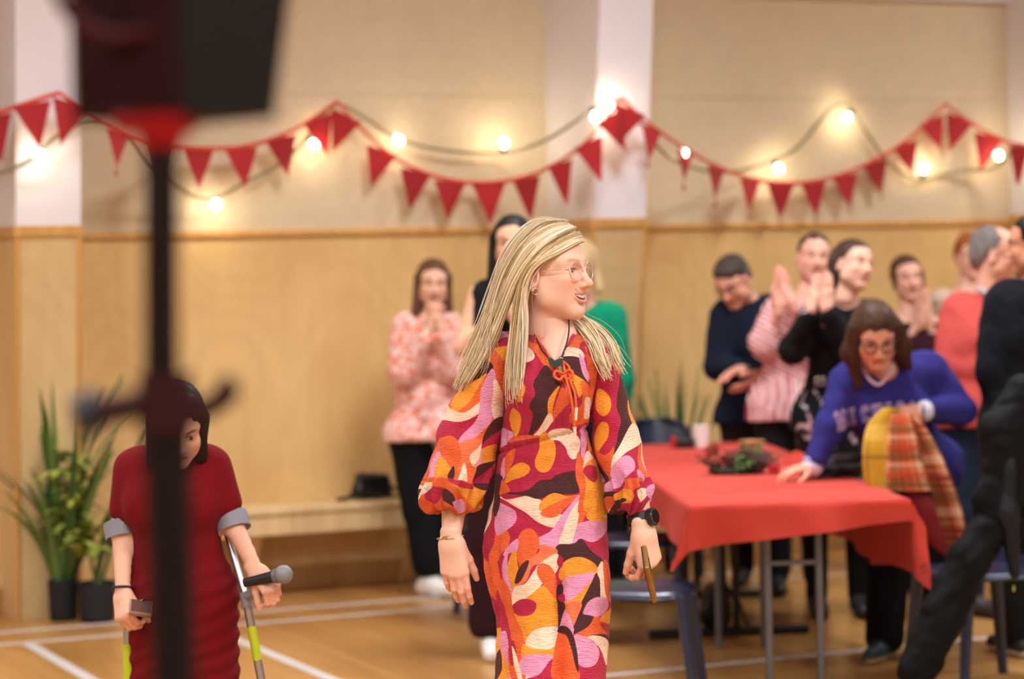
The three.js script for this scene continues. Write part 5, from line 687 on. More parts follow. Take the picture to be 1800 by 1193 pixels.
// =====================================================================  THE OTHER PEOPLE
const tint = (a, b, f) => { const A = lin(a), B = lin(b); return (x, y, z) => mix3(A, B, clamp(f(x, y, z), 0, 1)); };
const floral = (() => { const w = lin('#f0d6cf'), o = lin('#e07a4e'), p = lin('#e79a94'); return (x, y, z) => { const n = noise(x * 48, y * 48, z * 48), m = noise(x * 75 + 9, y * 75, z * 75), q = noise(x * 40, y * 40 + 5, z * 40); return n > 0.12 ? mix3(w, o, sstep(0.12, 0.22, n)) : m > 0.1 ? mix3(w, p, sstep(0.1, 0.2, m)) : q > 0.2 ? p : w; }; })();
const swirl = (() => { const k = lin('#0e0e11'), w = lin('#c9c4cb'), p = lin('#b99aa4'); return (x, y, z) => { const n = noise(x * 8 + 3, y * 6, z * 8) + 0.35 * noise(x * 17, y * 15, z * 17), d = Math.abs(n - 0.02); return d < 0.045 ? (noise(x * 5, y * 5, z * 5 + 7) > 0 ? w : p) : k; }; })();
const DOWN = V3(0, -1, 0);

person({ px: 750, z: 12.0, skin: SKIN.fair, label: 'woman in a pink floral blouse and black trousers, hands clasped at her mouth',
  head: { yaw: 0.12, pitch: 0.1, roll: -0.05, smile: 0.5, brow: lin('#4a3324'), scale: 0.98 },
  joints: (J) => ({ head: J(761, 497, 0.02), neck: J(752, 562), shA: J(716, 578), shB: J(788, 578), elA: J(712, 655, 0.1), wrA: J(755, 582, 0.17), elB: J(803, 650, 0.09), wrB: J(776, 582, 0.17), chest: J(752, 618), pelvis: J(752, 765), ankA: V3(-0.03, 0.085, 0.02), ankB: V3(0.12, 0.085, -0.05), toeA: V3(0.07, 0.035, 0.11), toeB: V3(0.22, 0.035, 0.04) }),
  hands: { A: { dir: V3(0.12, 1, 0.02), back: V3(-0.9, 0, 0.4), curl: [0.5, 0.8, 0.5] }, B: { dir: V3(-0.1, 1, 0.02), back: V3(0.9, 0, 0.4), curl: [0.5, 0.8, 0.5] } },
  clothes: (j, J, hm) => [top('blouse', j, { o: 0.024, color: floral, hem: 0.02, sleeve: 0.92, amp: 0.009, bag: 0.022, cell: 0.008 }),
    { name: 'waist_tie', geo: meshField([cap(J(742, 712, 0.13), J(738, 772, 0.13), 0.014, 0.016), cap(J(748, 712, 0.13), J(756, 752, 0.13), 0.012, 0.014), ell(J(745, 708, 0.13), [0.024, 0.02, 0.016], 0.01)], { cell: 0.006, k: 0.01, color: floral }) },
    trousers(j, { flare: 0.012, low: 0.095, o: 0.024, color: flat('#0f0f12') }), ...shoes(j, '#e9e6e2', '#f4f2ee'),
    hair(hm, '#6b4a34', { vol: 1.04, extra: [cap(V3(-0.068, 0.02, 0.0), V3(-0.085, -0.19, 0.03), 0.03, 0.024, 0.03), cap(V3(0.068, 0.02, 0.0), V3(0.085, -0.19, 0.02), 0.03, 0.024, 0.03), cap(V3(0, 0, -0.08), V3(0, -0.17, -0.07), 0.06, 0.06, 0.03)] })] });

person({ px: 890, z: 10.0, skin: lin('#e0ad8c'), label: 'woman with very long black hair and bare arms behind the blonde woman\'s head',
  head: { yaw: -0.1, pitch: 0.0, smile: 0.5, brow: lin('#1c1412'), scale: 0.98 },
  joints: (J) => ({ head: J(901, 428, 0.02), neck: J(895, 502), shA: J(842, 520), shB: J(952, 520), elA: J(812, 612, 0.06), wrA: J(868, 560, 0.16), elB: J(975, 620, 0.05), wrB: J(905, 560, 0.17), chest: J(895, 570), pelvis: J(895, 750) }),
  hands: { A: { dir: V3(0.35, 0.9, 0.1), back: V3(-0.8, 0.2, 0.4) }, B: { dir: V3(-0.35, 0.9, 0.1), back: V3(0.8, 0.2, 0.4) } },
  clothes: (j, J, hm) => [top('sleeveless_top', j, { o: 0.01, color: flat('#15141a'), hem: 0.02, sleeve: 0 }), trousers(j, { flare: 0.03, low: 0.08, o: 0.02, color: flat('#2d1218') }), ...shoes(j, '#dad6d2', '#ece8e2'),
    hair(hm, '#1d1716', { vol: 1.04, streak: 0.6, extra: [cap(V3(-0.068, 0.02, 0.0), V3(-0.1, -0.36, 0.05), 0.032, 0.022, 0.03), cap(V3(0.068, 0.02, 0.0), V3(0.09, -0.36, 0.04), 0.032, 0.022, 0.03), cap(V3(0, 0, -0.08), V3(0, -0.34, -0.08), 0.06, 0.06, 0.03)] })] });

person({ px: 1030, z: 12.15, w: 0.9, skin: SKIN.fair, label: 'fair-haired person in a bright green top, seen from behind next to the blonde woman\'s face',
  head: { yaw: 2.9, pitch: 0.1, scale: 0.98 },
  joints: (J) => ({ head: J(1022, 462, 0), neck: J(1028, 530), shA: J(972, 552), shB: J(1080, 554), elA: J(960, 660), wrA: J(985, 740, 0.05), elB: J(1096, 668), wrB: J(1086, 770, -0.05), chest: J(1028, 600), pelvis: J(1030, 750), face: Math.PI }),
  hands: { A: { dir: V3(0, -1, 0.1), back: V3(-1, 0, 0) }, B: { dir: V3(0, -1, 0.1), back: V3(1, 0, 0) } },
  clothes: (j, J, hm) => [top('green_top', j, { o: 0.012, w: 0.9, k: 0.015, color: flat('#10966f', 0.03), hem: 0.06, sleeve: 0.97, amp: 0.006, fem: 0 }), trousers(j, { color: flat('#16171c') }), ...shoes(j, '#1a1a1c', '#2a2a2a'),
    hair(hm, '#d6bb8e', { vol: 1.06, dark: 0.72, extra: [cap(V3(-0.06, 0.02, -0.02), V3(-0.1, -0.14, -0.03), 0.035, 0.024, 0.03), cap(V3(0.06, 0.02, -0.02), V3(0.07, -0.16, -0.03), 0.035, 0.024, 0.03), cap(V3(0, 0, -0.08), V3(0.0, -0.17, -0.09), 0.065, 0.05, 0.03)] })] });

person({ px: 1320, z: 12.1, male: true, w: 1.12, skin: SKIN.pink, label: 'grey-haired man in a navy jumper with bowed head, clapping',
  head: { yaw: -0.55, pitch: 0.55, roll: 0.12, smile: 0.1, brow: lin('#5a4a40'), scale: 1.06 },
  joints: (J) => ({ head: J(1287, 494, 0.08), neck: J(1322, 536, 0.0), shA: J(1275, 556), shB: J(1376, 545), elA: J(1262, 644, 0.06), wrA: J(1303, 648, 0.24), elB: J(1390, 655, 0.04), wrB: J(1342, 658, 0.26), chest: J(1325, 600), pelvis: J(1332, 732), face: -0.25 }),
  hands: { A: { dir: V3(-0.55, -0.15, 0.6), back: V3(-0.5, 0.75, 0.4), curl: [0.15, 0.2, 0.15], thumb: [0.8, 0.1] }, B: { dir: V3(-0.75, -0.45, 0.3), back: V3(0.2, -0.8, 0.6), curl: [0.15, 0.2, 0.15], thumb: [0.8, 0.1] } },
  clothes: (j, J, hm) => [top('navy_jumper', j, { o: 0.02, w: 1.12, fem: 0, color: flat('#141b2e', 0.1), hem: 0.03, sleeve: 0.95, amp: 0.008 }), trousers(j, { w: 1.05, color: flat('#241d1c') }), ...shoes(j, '#1b1513', '#101010'), ...glasses(hm, { hex: '#3a3234' }),
    hair(hm, '#4a413a', { temple: '#8f8880', vol: 1.0, dark: 0.6, cuts: [ell(V3(0, -0.115, 0.02), [0.1, 0.055, 0.09]), ell(V3(-0.085, -0.015, 0.01), [0.025, 0.035, 0.03]), ell(V3(0.085, -0.015, 0.01), [0.025, 0.035, 0.03])], extra: [ell(V3(0.01, 0.075, 0.02), [0.06, 0.03, 0.06], 0.03)] })] });

person({ px: 1405, z: 11.75, skin: lin('#e8b09c'), label: 'woman in a red and white striped shirt clapping with hands raised',
  head: { yaw: 0.05, pitch: -0.02, roll: -0.1, smile: 0.6, brow: lin('#5a4030'), scale: 1.02 },
  joints: (J) => ({ head: J(1431, 452, 0.0), neck: J(1415, 530), shA: J(1366, 552), shB: J(1452, 548), elA: J(1346, 602, 0.1), wrA: J(1371, 541, 0.2), elB: J(1430, 612, 0.1), wrB: J(1392, 535, 0.2), chest: J(1402, 605), pelvis: J(1392, 715) }),
  hands: { A: { dir: V3(0.05, 1, 0.0), back: V3(-0.6, 0.1, 0.8), curl: [0.1, 0.12, 0.1], spread: 0.12, size: 1.05 }, B: { dir: V3(-0.3, 1, 0.0), back: V3(0.75, 0.2, 0.6), curl: [0.1, 0.12, 0.1], spread: 0.12, size: 1.05 } },
  clothes: (j, J, hm) => { const W_ = lin('#efdcdc'), R_ = lin('#b52c3c'), st = (x, y, z) => { const inArm = Math.min(j.elA.distanceTo(V3(x, y, z)), j.elB.distanceTo(V3(x, y, z))) < 0.17 && z > 0.04, s = inArm ? Math.sin((x * 0.5 + y * 0.85) * 251) : Math.sin((x + 0.25 * noise(x * 4, y * 4, 1) * 0.06) * 251); return mix3(W_, R_, sstep(-0.35, 0.2, s) * 0.95); };
    return [top('striped_shirt', j, { o: 0.022, cell: 0.0075, color: st, hem: 0.06, sleeve: 0.66, amp: 0.009, bag: 0.025 }), trousers(j, { color: flat('#17181c') }), ...shoes(j, '#1a1a1c', '#111'), hair(hm, '#4b382c', { vol: 1.0, streak: 0.6, extra: [ell(V3(0, 0.03, -0.12), [0.04, 0.04, 0.03], 0.02)] })]; } });

person({ px: 1480, z: 10.95, skin: lin('#e7b59e'), label: 'woman in a black dress with white swirls clapping beside her face',
  head: { yaw: 0.62, pitch: -0.08, roll: -0.22, smile: 0.5, brow: lin('#3f2c22'), scale: 1.0, eye: 0.005 },
  joints: (J) => ({ head: J(1500, 466, 0.02), neck: J(1490, 538), shA: J(1446, 566), shB: J(1530, 556), elA: J(1392, 616, 0.1), wrA: J(1424, 548, 0.2), elB: J(1500, 625, 0.16), wrB: J(1453, 546, 0.22), chest: J(1486, 610), pelvis: J(1466, 735) }),
  hands: { A: { dir: V3(0.22, 1, 0), back: V3(-0.8, 0.2, 0.5), curl: [0.08, 0.1, 0.1], spread: 0.03 }, B: { dir: V3(0.05, 1, 0), back: V3(0.55, 0.1, 0.85), curl: [0.1, 0.15, 0.1], spread: 0.03 } },
  clothes: (j, J, hm) => { const blackTop = (x, y, z) => { const d = Math.min(j.elA.distanceTo(V3(x, y, z)), j.elB.distanceTo(V3(x, y, z))); return d < 0.2 && z > 0.03 ? [0.006, 0.006, 0.007] : swirl(x, y, z); };
    const low = j.pelvis.clone().add(V3(0, -0.42, 0));
    return [top('patterned_dress', j, { o: 0.016, cell: 0.009, color: blackTop, hem: 0.05, sleeve: 0.94, amp: 0.006 }), { name: 'patterned_skirt', geo: meshField([cap(j.pelvis.clone().add(V3(-0.06, 0, 0)), low.clone().add(V3(-0.06, 0, 0)), 0.112, 0.12), cap(j.pelvis.clone().add(V3(0.06, 0, 0)), low.clone().add(V3(0.09, 0, 0)), 0.118, 0.14), slab(low, DOWN)], { cell: 0.011, k: 0.06, color: swirl, disp: (x, y, z) => 0.012 * Math.sin(Math.atan2(x, z) * 9) * clamp((j.pelvis.y - y) * 3, 0, 1) }) },
      { name: 'belt_buckle', geo: rbx(0.05, 0.04, 0.012, 0.006, J(1436, 668).x, J(1436, 668).y, 0.125), mat: phys('#cfc4a8', 0.2, { metalness: 0.9 }) }, trousers(j, { name: 'black_tights', o: 0.004, w: 0.9, amp: 0, color: flat('#0c0c0e') }), ...shoes(j, '#121214', '#0c0c0c'),
      hair(hm, '#4a352a', { vol: 1.03, extra: [cap(V3(-0.07, 0.0, -0.03), V3(-0.06, -0.08, -0.05), 0.03, 0.024, 0.03), cap(V3(0.07, 0.0, -0.03), V3(0.06, -0.08, -0.05), 0.03, 0.024, 0.03), cap(V3(0, 0, -0.09), V3(0, -0.09, -0.08), 0.05, 0.05, 0.03)], cuts: [ell(V3(-0.085, -0.012, 0), [0.02, 0.03, 0.022])] })]; } });

person({ px: 1600, z: 12.6, skin: lin('#e2ae98'), label: 'smiling brown-haired woman in a burgundy velvet top clapping near the wall',
  head: { yaw: 0.1, pitch: 0.0, roll: 0.08, smile: 1, open: 0.004, brow: lin('#4a3024'), scale: 1.0 },
  joints: (J) => ({ head: J(1595, 488, 0), neck: J(1598, 552), shA: J(1555, 572), shB: J(1640, 572), elA: J(1550, 650, 0.05), wrA: J(1617, 568, 0.1), elB: J(1655, 645, 0.05), wrB: J(1632, 566, 0.1), chest: J(1598, 610), pelvis: J(1600, 735) }),
  hands: { A: { dir: V3(0.1, 1, 0), back: V3(-0.9, 0, 0.3), curl: [0.1, 0.1, 0.1] }, B: { dir: V3(0.05, 1, 0), back: V3(0.9, 0, 0.3), curl: [0.1, 0.1, 0.1] } },
  clothes: (j, J, hm) => [top('velvet_top', { ...j, shA: j.shA.clone().add(V3(0, -0.045, 0)), shB: j.shB.clone().add(V3(0, -0.045, 0)) }, { o: 0.014, color: flat('#32141f', 0.2), hem: 0.04, sleeve: 0.8 }), trousers(j), ...shoes(j, '#151517', '#111'), hair(hm, '#5b3b2a', { vol: 1.03, fringe: 0.022, extra: [cap(V3(-0.07, 0.02, 0.01), V3(-0.075, -0.05, 0.02), 0.018, 0.012, 0.02), cap(V3(0.07, 0.02, 0.01), V3(0.075, -0.05, 0.02), 0.018, 0.012, 0.02)] })] });

person({ px: 1694, z: 13.0, skin: lin('#e8b7a2'), label: 'red-haired woman in a pale top by the wall, half hidden by the coral jumper',
  head: { yaw: 0.15, pitch: 0.05, smile: 0.5, brow: lin('#8a5030'), scale: 0.98 },
  joints: (J) => ({ head: J(1706, 450, 0), neck: J(1697, 515), shA: J(1652, 535), shB: J(1738, 535), elA: J(1640, 610), wrA: J(1660, 560, 0.15), elB: J(1755, 620), wrB: J(1740, 690, 0.1), chest: J(1695, 580), pelvis: J(1696, 710) }),
  hands: { A: { dir: V3(0.3, 1, 0), back: V3(-0.8, 0, 0.5) }, B: { dir: V3(0, -1, 0), back: V3(1, 0, 0) } },
  clothes: (j, J, hm) => [top('pale_top', j, { o: 0.018, color: tint('#cdb6a4', '#8f7a70', (x, y, z) => noise(x * 30, y * 30, z * 30) * 1.4), hem: 0.05, sleeve: 0.9 }), trousers(j), ...shoes(j, '#1a1a1a', '#111'), hair(hm, '#b0602e', { vol: 1.04, extra: [ell(V3(0, 0.1, -0.06), [0.045, 0.035, 0.045], 0.02)] })] });

person({ px: 1728, z: 10.9, male: true, w: 1.16, skin: SKIN.pink, label: 'grey-haired man with glasses in a coral jumper, in profile facing right',
  head: { yaw: 1.25, pitch: 0.05, smile: 0.2, brow: lin('#8a8078'), scale: 1.06 },
  joints: (J) => ({ head: J(1752, 446, 0), neck: J(1738, 512), shA: J(1688, 552, 0.02), shB: J(1782, 548, -0.06), elA: J(1672, 642, 0.05), wrA: J(1742, 650, 0.16), elB: J(1790, 650, -0.02), wrB: J(1785, 640, 0.14), chest: J(1728, 600), pelvis: J(1730, 728), face: 0.5 }),
  hands: { A: { dir: V3(1, 0.1, 0.1), back: V3(0, 0.6, 0.8) }, B: { dir: V3(0, 0.6, 0.8), back: V3(1, 0, 0) } },
  clothes: (j, J, hm) => [top('coral_jumper', j, { o: 0.024, w: 1.16, fem: 0, color: flat('#cc5650', 0.06), hem: 0.05, sleeve: 0.93, amp: 0.008 }), { name: 'shirt_collar', geo: meshField([cap(J(1722, 508, 0.05), J(1752, 528, 0.07), 0.014), cap(J(1752, 528, 0.07), J(1768, 512, 0.02), 0.014)], { cell: 0.005, k: 0.01, color: flat('#c3c6cf') }) }, trousers(j, { w: 1.05, color: flat('#1d2a40') }), ...shoes(j, '#2a221e', '#1a1a1a'), ...glasses(hm, { hex: '#4a4648', wire: 0.002 }),
    hair(hm, '#77706c', { temple: '#9a948f', vol: 0.99, dark: 0.75, cuts: [ell(V3(0, -0.1, 0), [0.1, 0.055, 0.1]), ell(V3(0, 0.09, 0.06), [0.06, 0.05, 0.07])] })] });

person({ px: 1806, z: 9.7, male: true, w: 1.14, skin: lin('#c98f70'), label: 'dark-haired man in a black jacket at the right frame edge, seen from behind',
  head: { yaw: -1.95, pitch: 0.05, scale: 1.05, brow: lin('#1a1412') },
  joints: (J) => ({ head: J(1816, 430, 0), neck: J(1812, 505), shA: J(1770, 538, 0.02), shB: J(1870, 530), elA: J(1752, 650, 0.03), wrA: J(1768, 752, 0.08), elB: J(1900, 650), wrB: J(1880, 700, -0.15), chest: J(1818, 600), pelvis: J(1818, 750), face: Math.PI + 0.4 }),
  hands: { A: { dir: V3(0.15, -1, 0.05), back: V3(-0.8, 0, 0.5), curl: [0.4, 0.6, 0.4] }, B: { dir: V3(0, 0, -1), back: V3(1, 0, 0) } },
  clothes: (j, J, hm) => [top('black_jacket', j, { o: 0.032, w: 1.14, fem: 0, color: flat('#10131a', 0.15), hem: 0.02, sleeve: 0.8, amp: 0.012 }), trousers(j, { w: 1.05, color: flat('#14130f') }), ...shoes(j, '#17171a', '#e4e0da'),
    { name: 'watch', geo: merge([rbx(0.018, 0.034, 0.03, 0.005, J(1755, 742, 0.08).x, J(1755, 742).y, 0.085), new THREE.TorusGeometry(0.032, 0.007, 8, 28).rotateX(Math.PI / 2).translate(J(1765, 744, 0.07).x, J(1765, 744).y, 0.07)]), mat: mat('#d9d6d2', 0.4) },
    hair(hm, '#17120f', { vol: 1.02, streak: 0.4, cuts: [ell(V3(0, -0.12, 0), [0.1, 0.06, 0.1]), ell(V3(0.085, -0.012, 0), [0.02, 0.03, 0.022])] })] });

// ---- the woman leaning over the table in a blue lettered sweatshirt
{
  const g = person({ px: 1560, z: 9.75, w: 1.05, skin: lin('#dca088'), label: 'woman in a blue lettered sweatshirt leaning over the table, looking down through glasses',
    head: { yaw: 0.05, pitch: 0.52, roll: 0.06, smile: 0.25, brow: lin('#2d1e18'), scale: 1.04 },
    joints: (J) => { const j = { head: J(1538, 588, 0.26), neck: J(1553, 648, 0.16), shA: J(1487, 668, 0.12), shB: J(1640, 652, 0.02), elA: J(1458, 752, 0.16), wrA: J(1428, 820, 0.2), elB: J(1688, 722, 0.06), wrB: J(1622, 722, 0.2), chest: J(1555, 712, 0.06), pelvis: J(1598, 815, -0.14), across: V3(0.97, 0.08, -0.22).normalize() }; j.hipA = j.pelvis.clone().add(V3(-0.08, -0.03, 0.02)); j.hipB = j.pelvis.clone().add(V3(0.08, -0.03, -0.02)); j.ankA = V3(-0.05, 0.085, 0.06); j.ankB = V3(0.14, 0.085, 0.0); j.toeA = V3(-0.12, 0.035, 0.19); j.toeB = V3(0.06, 0.035, 0.14); return j; },
    hands: { A: { dir: V3(-0.9, -0.1, 0.35), back: V3(-0.1, 1, 0.2), curl: [0.2, 0.5, 0.4] }, B: { dir: V3(-1, -0.12, 0.1), back: V3(0.1, 0.5, 0.85), curls: [[0.5, 0.7, 0.4], [0.9, 1.1, 0.6], [1.0, 1.2, 0.7], [1.1, 1.2, 0.7]], thumb: [0.3, 0.5] } },
    clothes: (j, J, hm) => {
      const blue = flat('#2e2b72', 0.08), q = torsoCaps({ ...j, neck: null }, 0.022, 1.02, false, false, 1);
      for (const s of ['A', 'B']) { q.push(cap(j['sh' + s], j['el' + s], 0.068, 0.062, 0.04), cap(j['el' + s], j['el' + s].clone().lerp(j['wr' + s], 0.78), 0.062, 0.05, 0.02)); }
      q.push(cap(j.pelvis.clone().add(V3(-0.06, 0.02, 0)), j.pelvis.clone().add(V3(0.1, -0.02, -0.02)), 0.128, 0.128, 0.05));
      q.push(cut(ell(V3(0, 0, 0).copy(j.neck).add(V3(-0.005, 0.0, 0.075)), [0.055, 0.05, 0.07]), 0.02));
      const geo = meshField(q, { cell: 0.0095, k: 0.03, color: blue, disp: (x, y, z) => 0.008 * noise(x * 9, y * 6, z * 9) + 0.006 * noise(x * 17 + y * 9, y * 14, z * 17) });
      // arched college lettering laid on the chest of the sweatshirt
      const inkMap = canvasTex(1024, 512, (c) => { c.clearRect(0, 0, 1024, 512); const word = 'MICHIGAN'; c.textAlign = 'center'; c.font = 'bold 150px serif'; for (let i = 0; i < word.length; i++) { const t = (i - 3.5) / 4; c.save(); c.translate(512 + t * 470, 330 - (1 - t * t) * 70); c.rotate(t * 0.22); c.scale(0.85, 1.35 + 0.25 * t * t); c.lineWidth = 16; c.strokeStyle = '#cbb6c6'; c.strokeText(word[i], 0, 0); c.fillStyle = '#474aa0'; c.fillText(word[i], 0, 0); c.lineWidth = 3; c.strokeStyle = '#8a3a5a'; c.strokeText(word[i], 0, 0); c.restore(); } });
      const A = J(1452, 700), B = J(1622, 690), dy = 0.2, pos = [], uv = [], idx = [], hit = [], nx = 46, ny = 20;
      for (let i = 0; i <= ny; i++) for (let k = 0; k <= nx; k++) { const u = k / nx, v = i / ny, x = mix(A.x, B.x, u), y = mix(A.y, B.y, u) + 0.03 - v * dy - (1 - u) * 0.02; let z = geo.userData.front(x, y); hit.push(z !== null); pos.push(x, y, (z ?? 0) + 0.004); uv.push(u, 1 - v); }
      for (let i = 0; i < ny; i++) for (let k = 0; k < nx; k++) { const a = i * (nx + 1) + k, ids = [a, a + nx + 1, a + 1, a + 1, a + nx + 1, a + nx + 2]; if (ids.every((n) => hit[n])) idx.push(...ids); }
      const dec = new THREE.BufferGeometry(); dec.setAttribute('position', new THREE.Float32BufferAttribute(pos, 3)); dec.setAttribute('uv', new THREE.Float32BufferAttribute(uv, 2)); dec.setIndex(idx); dec.computeVertexNormals();
      const cuff = (s, t0, t1) => { const a = j['el' + s].clone().lerp(j['wr' + s], t0), b = j['el' + s].clone().lerp(j['wr' + s], t1), d = b.clone().sub(a), L = d.length(); d.normalize(); return meshField([cap(a, b, 0.046, 0.042, 0.01)], { cell: 0.005, color: (x, y, z) => { const t = V3(x, y, z).sub(a).dot(d) / L; return t > 0.15 && t < 0.4 || t > 0.62 && t < 0.86 ? lin('#5a60a8') : lin('#cfd0dc'); } }); };
      const nk = [J(1518, 650, 0.2), J(1528, 666, 0.235), J(1544, 676, 0.245), J(1560, 662, 0.235), J(1572, 640, 0.19)];
      return [{ name: 'sweatshirt', geo }, { name: 'chest_lettering', geo: dec, mat: mat('#ffffff', 0.9, { map: inkMap, alphaTest: 0.4, side: THREE.DoubleSide }) }, { name: 'cuff', geo: cuff('A', 0.8, 1.0) }, { name: 'cuff', geo: cuff('B', 0.72, 0.93) }, { name: 'neck_trim', geo: tube(nk, 0.007, 40, 8), mat: mat('#c9a9b4', 0.9) },
        trousers(j, { color: flat('#0c0c10'), w: 1.05, flare: 0.02 }), ...shoes(j, '#12312c', '#b9a58a'), ...glasses(hm, { hex: '#16131a', wire: 0.0026, r: 0.022 }),
        { name: 'wristband', geo: new THREE.TorusGeometry(0.031, 0.006, 8, 28).rotateY(Math.PI / 2 - 0.2).translate(...j.elB.clone().lerp(j.wrB, 0.97).toArray()), mat: mat('#2c2a1c', 0.5) },
        hair(hm, '#4d3122', { vol: 1.06, fringe: 0.046, streak: 1.1, extra: [cap(V3(-0.072, 0.03, 0.0), V3(-0.092, -0.06, 0.02), 0.034, 0.036, 0.03), cap(V3(-0.092, -0.06, 0.02), V3(-0.07, -0.19, 0.05), 0.034, 0.016, 0.03), cap(V3(0.072, 0.03, 0.0), V3(0.1, -0.06, 0.0), 0.034, 0.036, 0.03), cap(V3(0.1, -0.06, 0.0), V3(0.135, -0.16, 0.0), 0.034, 0.014, 0.03), cap(V3(0.09, -0.05, -0.03), V3(0.11, -0.17, -0.03), 0.03, 0.014, 0.03), cap(V3(0, 0.02, -0.08), V3(0.03, -0.13, -0.07), 0.06, 0.05, 0.03)] })];
    } });
}
// ---- plaid coat held by the leaning woman, its crimson lining showing
{
  const g = stand('plaid_coat', 1610, 9.5, 'yellow and orange plaid coat with crimson lining held over the table corner', 'coat'), J = g.userData.J;
  const plaid = (base, alt) => canvasTex(512, 512, (c) => { c.fillStyle = base; c.fillRect(0, 0, 512, 512); const bars = (dir) => { for (let i = 0; i < 4; i++) { const o = i * 128; const r = (x, w, col, a) => { c.globalAlpha = a; c.fillStyle = col; dir ? c.fillRect(0, o + x, 512, w) : c.fillRect(o + x, 0, w, 512); }; r(6, 22, '#f3e6d8', 0.42); r(40, 28, '#5a4420', 0.5); r(78, 6, '#3a2a18', 0.7); r(92, 14, alt, 0.8); r(116, 4, '#f3e6d8', 0.35); } }; bars(0); bars(1); c.globalAlpha = 1; });
  const yel = canvasTex(256, 256, (c) => { c.fillStyle = '#c79a22'; c.fillRect(0, 0, 256, 256); c.globalAlpha = 0.5; for (const o of [20, 148]) { c.fillStyle = '#7a6a1c'; c.fillRect(o, 0, 10, 256); c.fillRect(0, o, 256, 10); c.fillStyle = '#d8b85a'; c.fillRect(o + 40, 0, 34, 256); c.fillRect(0, o + 40, 256, 34); } });
  const pm = (m) => mat('#ffffff', 0.9, { map: m, side: THREE.DoubleSide });
  const panel = (name, rows, m, amp = 0.012, n = 5) => { const t = table(rows); const geo = loft(40, 40, (a, u) => { const [y, xl, xr, z] = t(mix(rows[0][0], rows[rows.length - 1][0], a)), ph = u * 6.2832, w = (xr - xl) / 2; return J((xl + xr) / 2 - Math.cos(ph) * w, y, z + Math.sin(ph) * (0.02 + w / 1400) + amp * Math.sin(ph * n) * a); }); const uv = geo.attributes.uv; for (let i = 0; i < uv.count; i++) uv.setXY(i, uv.getX(i) * 0.75, uv.getY(i) * 0.7); return part(name, geo, pm(m), g); };
  panel('yellow_sleeve', [[716, 1552, 1584, 0.2], [745, 1526, 1574, 0.2], [790, 1516, 1570, 0.22], [840, 1518, 1568, 0.22], [868, 1524, 1566, 0.22]], yel, 0.006, 3);
  panel('front_panel', [[726, 1566, 1600, 0.22], [760, 1562, 1610, 0.24], [810, 1558, 1622, 0.24], [862, 1556, 1640, 0.24]], plaid('#c4571c', '#c2431c'), 0.006, 3);
  panel('back_panel', [[728, 1580, 1612, 0.2], [770, 1598, 1640, 0.2], [830, 1618, 1668, 0.2], [900, 1644, 1692, 0.18], [985, 1672, 1706, 0.16]], plaid('#b5551c', '#8a2a1c'), 0.008, 4);
  const lining = mat('#8f1f26', 0.7, { side: THREE.DoubleSide });
  const lp = (name, rows) => { const t = table(rows); return part(name, loft(24, 30, (a, u) => { const [y, xl, xr, z] = t(mix(rows[0][0], rows[rows.length - 1][0], a)), ph = u * 6.2832, w = (xr - xl) / 2; return J((xl + xr) / 2 - Math.cos(ph) * w, y, z + Math.sin(ph) * 0.02); }), lining, g); };
  lp('lining', [[855, 1585, 1622, 0.2], [880, 1592, 1640, 0.2], [920, 1610, 1664, 0.18], [960, 1640, 1688, 0.17], [985, 1672, 1692, 0.16]]);
  lp('lining_hem', [[940, 1528, 1566, 0.1], [965, 1528, 1580, 0.1], [992, 1530, 1584, 0.1]]);
  panel('inner_hem', [[880, 1526, 1560, 0.1], [945, 1527, 1566, 0.1]], yel, 0.004, 3);
}
// ---- black puffer jacket hanging from the man's arm, one sleeve trailing
{
  const g = stand('puffer_jacket', 1740, 8.62, 'black quilted puffer jacket hanging at the right, one sleeve trailing to the floor', 'jacket'), J = g.userData.J;
  const quilt = (a, b, r0, r1) => cap(a, b, r0, r1, 0.03), P = (px, py, dz) => J(px, py, dz), q = [];
  q.push(quilt(P(1800, 690, 0), P(1768, 760, 0.02), 0.07, 0.09), quilt(P(1768, 760, 0.02), P(1752, 880, 0.03), 0.085, 0.075), quilt(P(1800, 760, -0.03), P(1792, 940, -0.03), 0.09, 0.07), quilt(P(1752, 880, 0.03), P(1735, 960, 0.04), 0.07, 0.06));
  part('jacket_body', meshField(q, { cell: 0.01, k: 0.03, disp: (x, y, z) => -0.007 * Math.pow(Math.abs(Math.cos(y * 27 + 2 * noise(x * 5, y * 5, z * 5))), 10) + 0.016 * noise(x * 9, y * 9, z * 9) + 0.007 * noise(x * 24, y * 24, z * 24) }), phys('#0a0c10', 0.75, { specularIntensity: 0.35 }), g);
  const s = [P(1738, 930, 0.06), P(1700, 990, 0.07), P(1655, 1085, 0.08), P(1612, 1178, 0.1)];
  part('sleeve', meshField([quilt(s[0], s[1], 0.06, 0.075), quilt(s[1], s[2], 0.075, 0.078), quilt(s[2], s[3], 0.078, 0.07)], { cell: 0.01, k: 0.03, disp: (x, y, z) => -0.007 * Math.pow(Math.abs(Math.cos((y - x * 0.6) * 20 + noise(x * 5, y * 5, z * 5))), 10) + 0.013 * noise(x * 10, y * 10, z * 10) + 0.006 * noise(x * 26, y * 26, z * 26) }), phys('#070809', 0.75, { specularIntensity: 0.35 }), g);
  part('lining_fold', meshField([quilt(P(1776, 800, 0.09), P(1770, 900, 0.09), 0.02, 0.035), quilt(P(1770, 900, 0.09), P(1784, 1010, 0.07), 0.035, 0.02)], { cell: 0.008, k: 0.03, disp: wrinkle(0.008, 12) }), phys('#12161d', 0.5, { specularIntensity: 0.5 }), g);
  part('zip_pull', rbx(0.006, 0.02, 0.004, 0.0015, ...P(1782, 1034, 0.08).toArray()), mat('#a8b83a', 0.5), g);
}
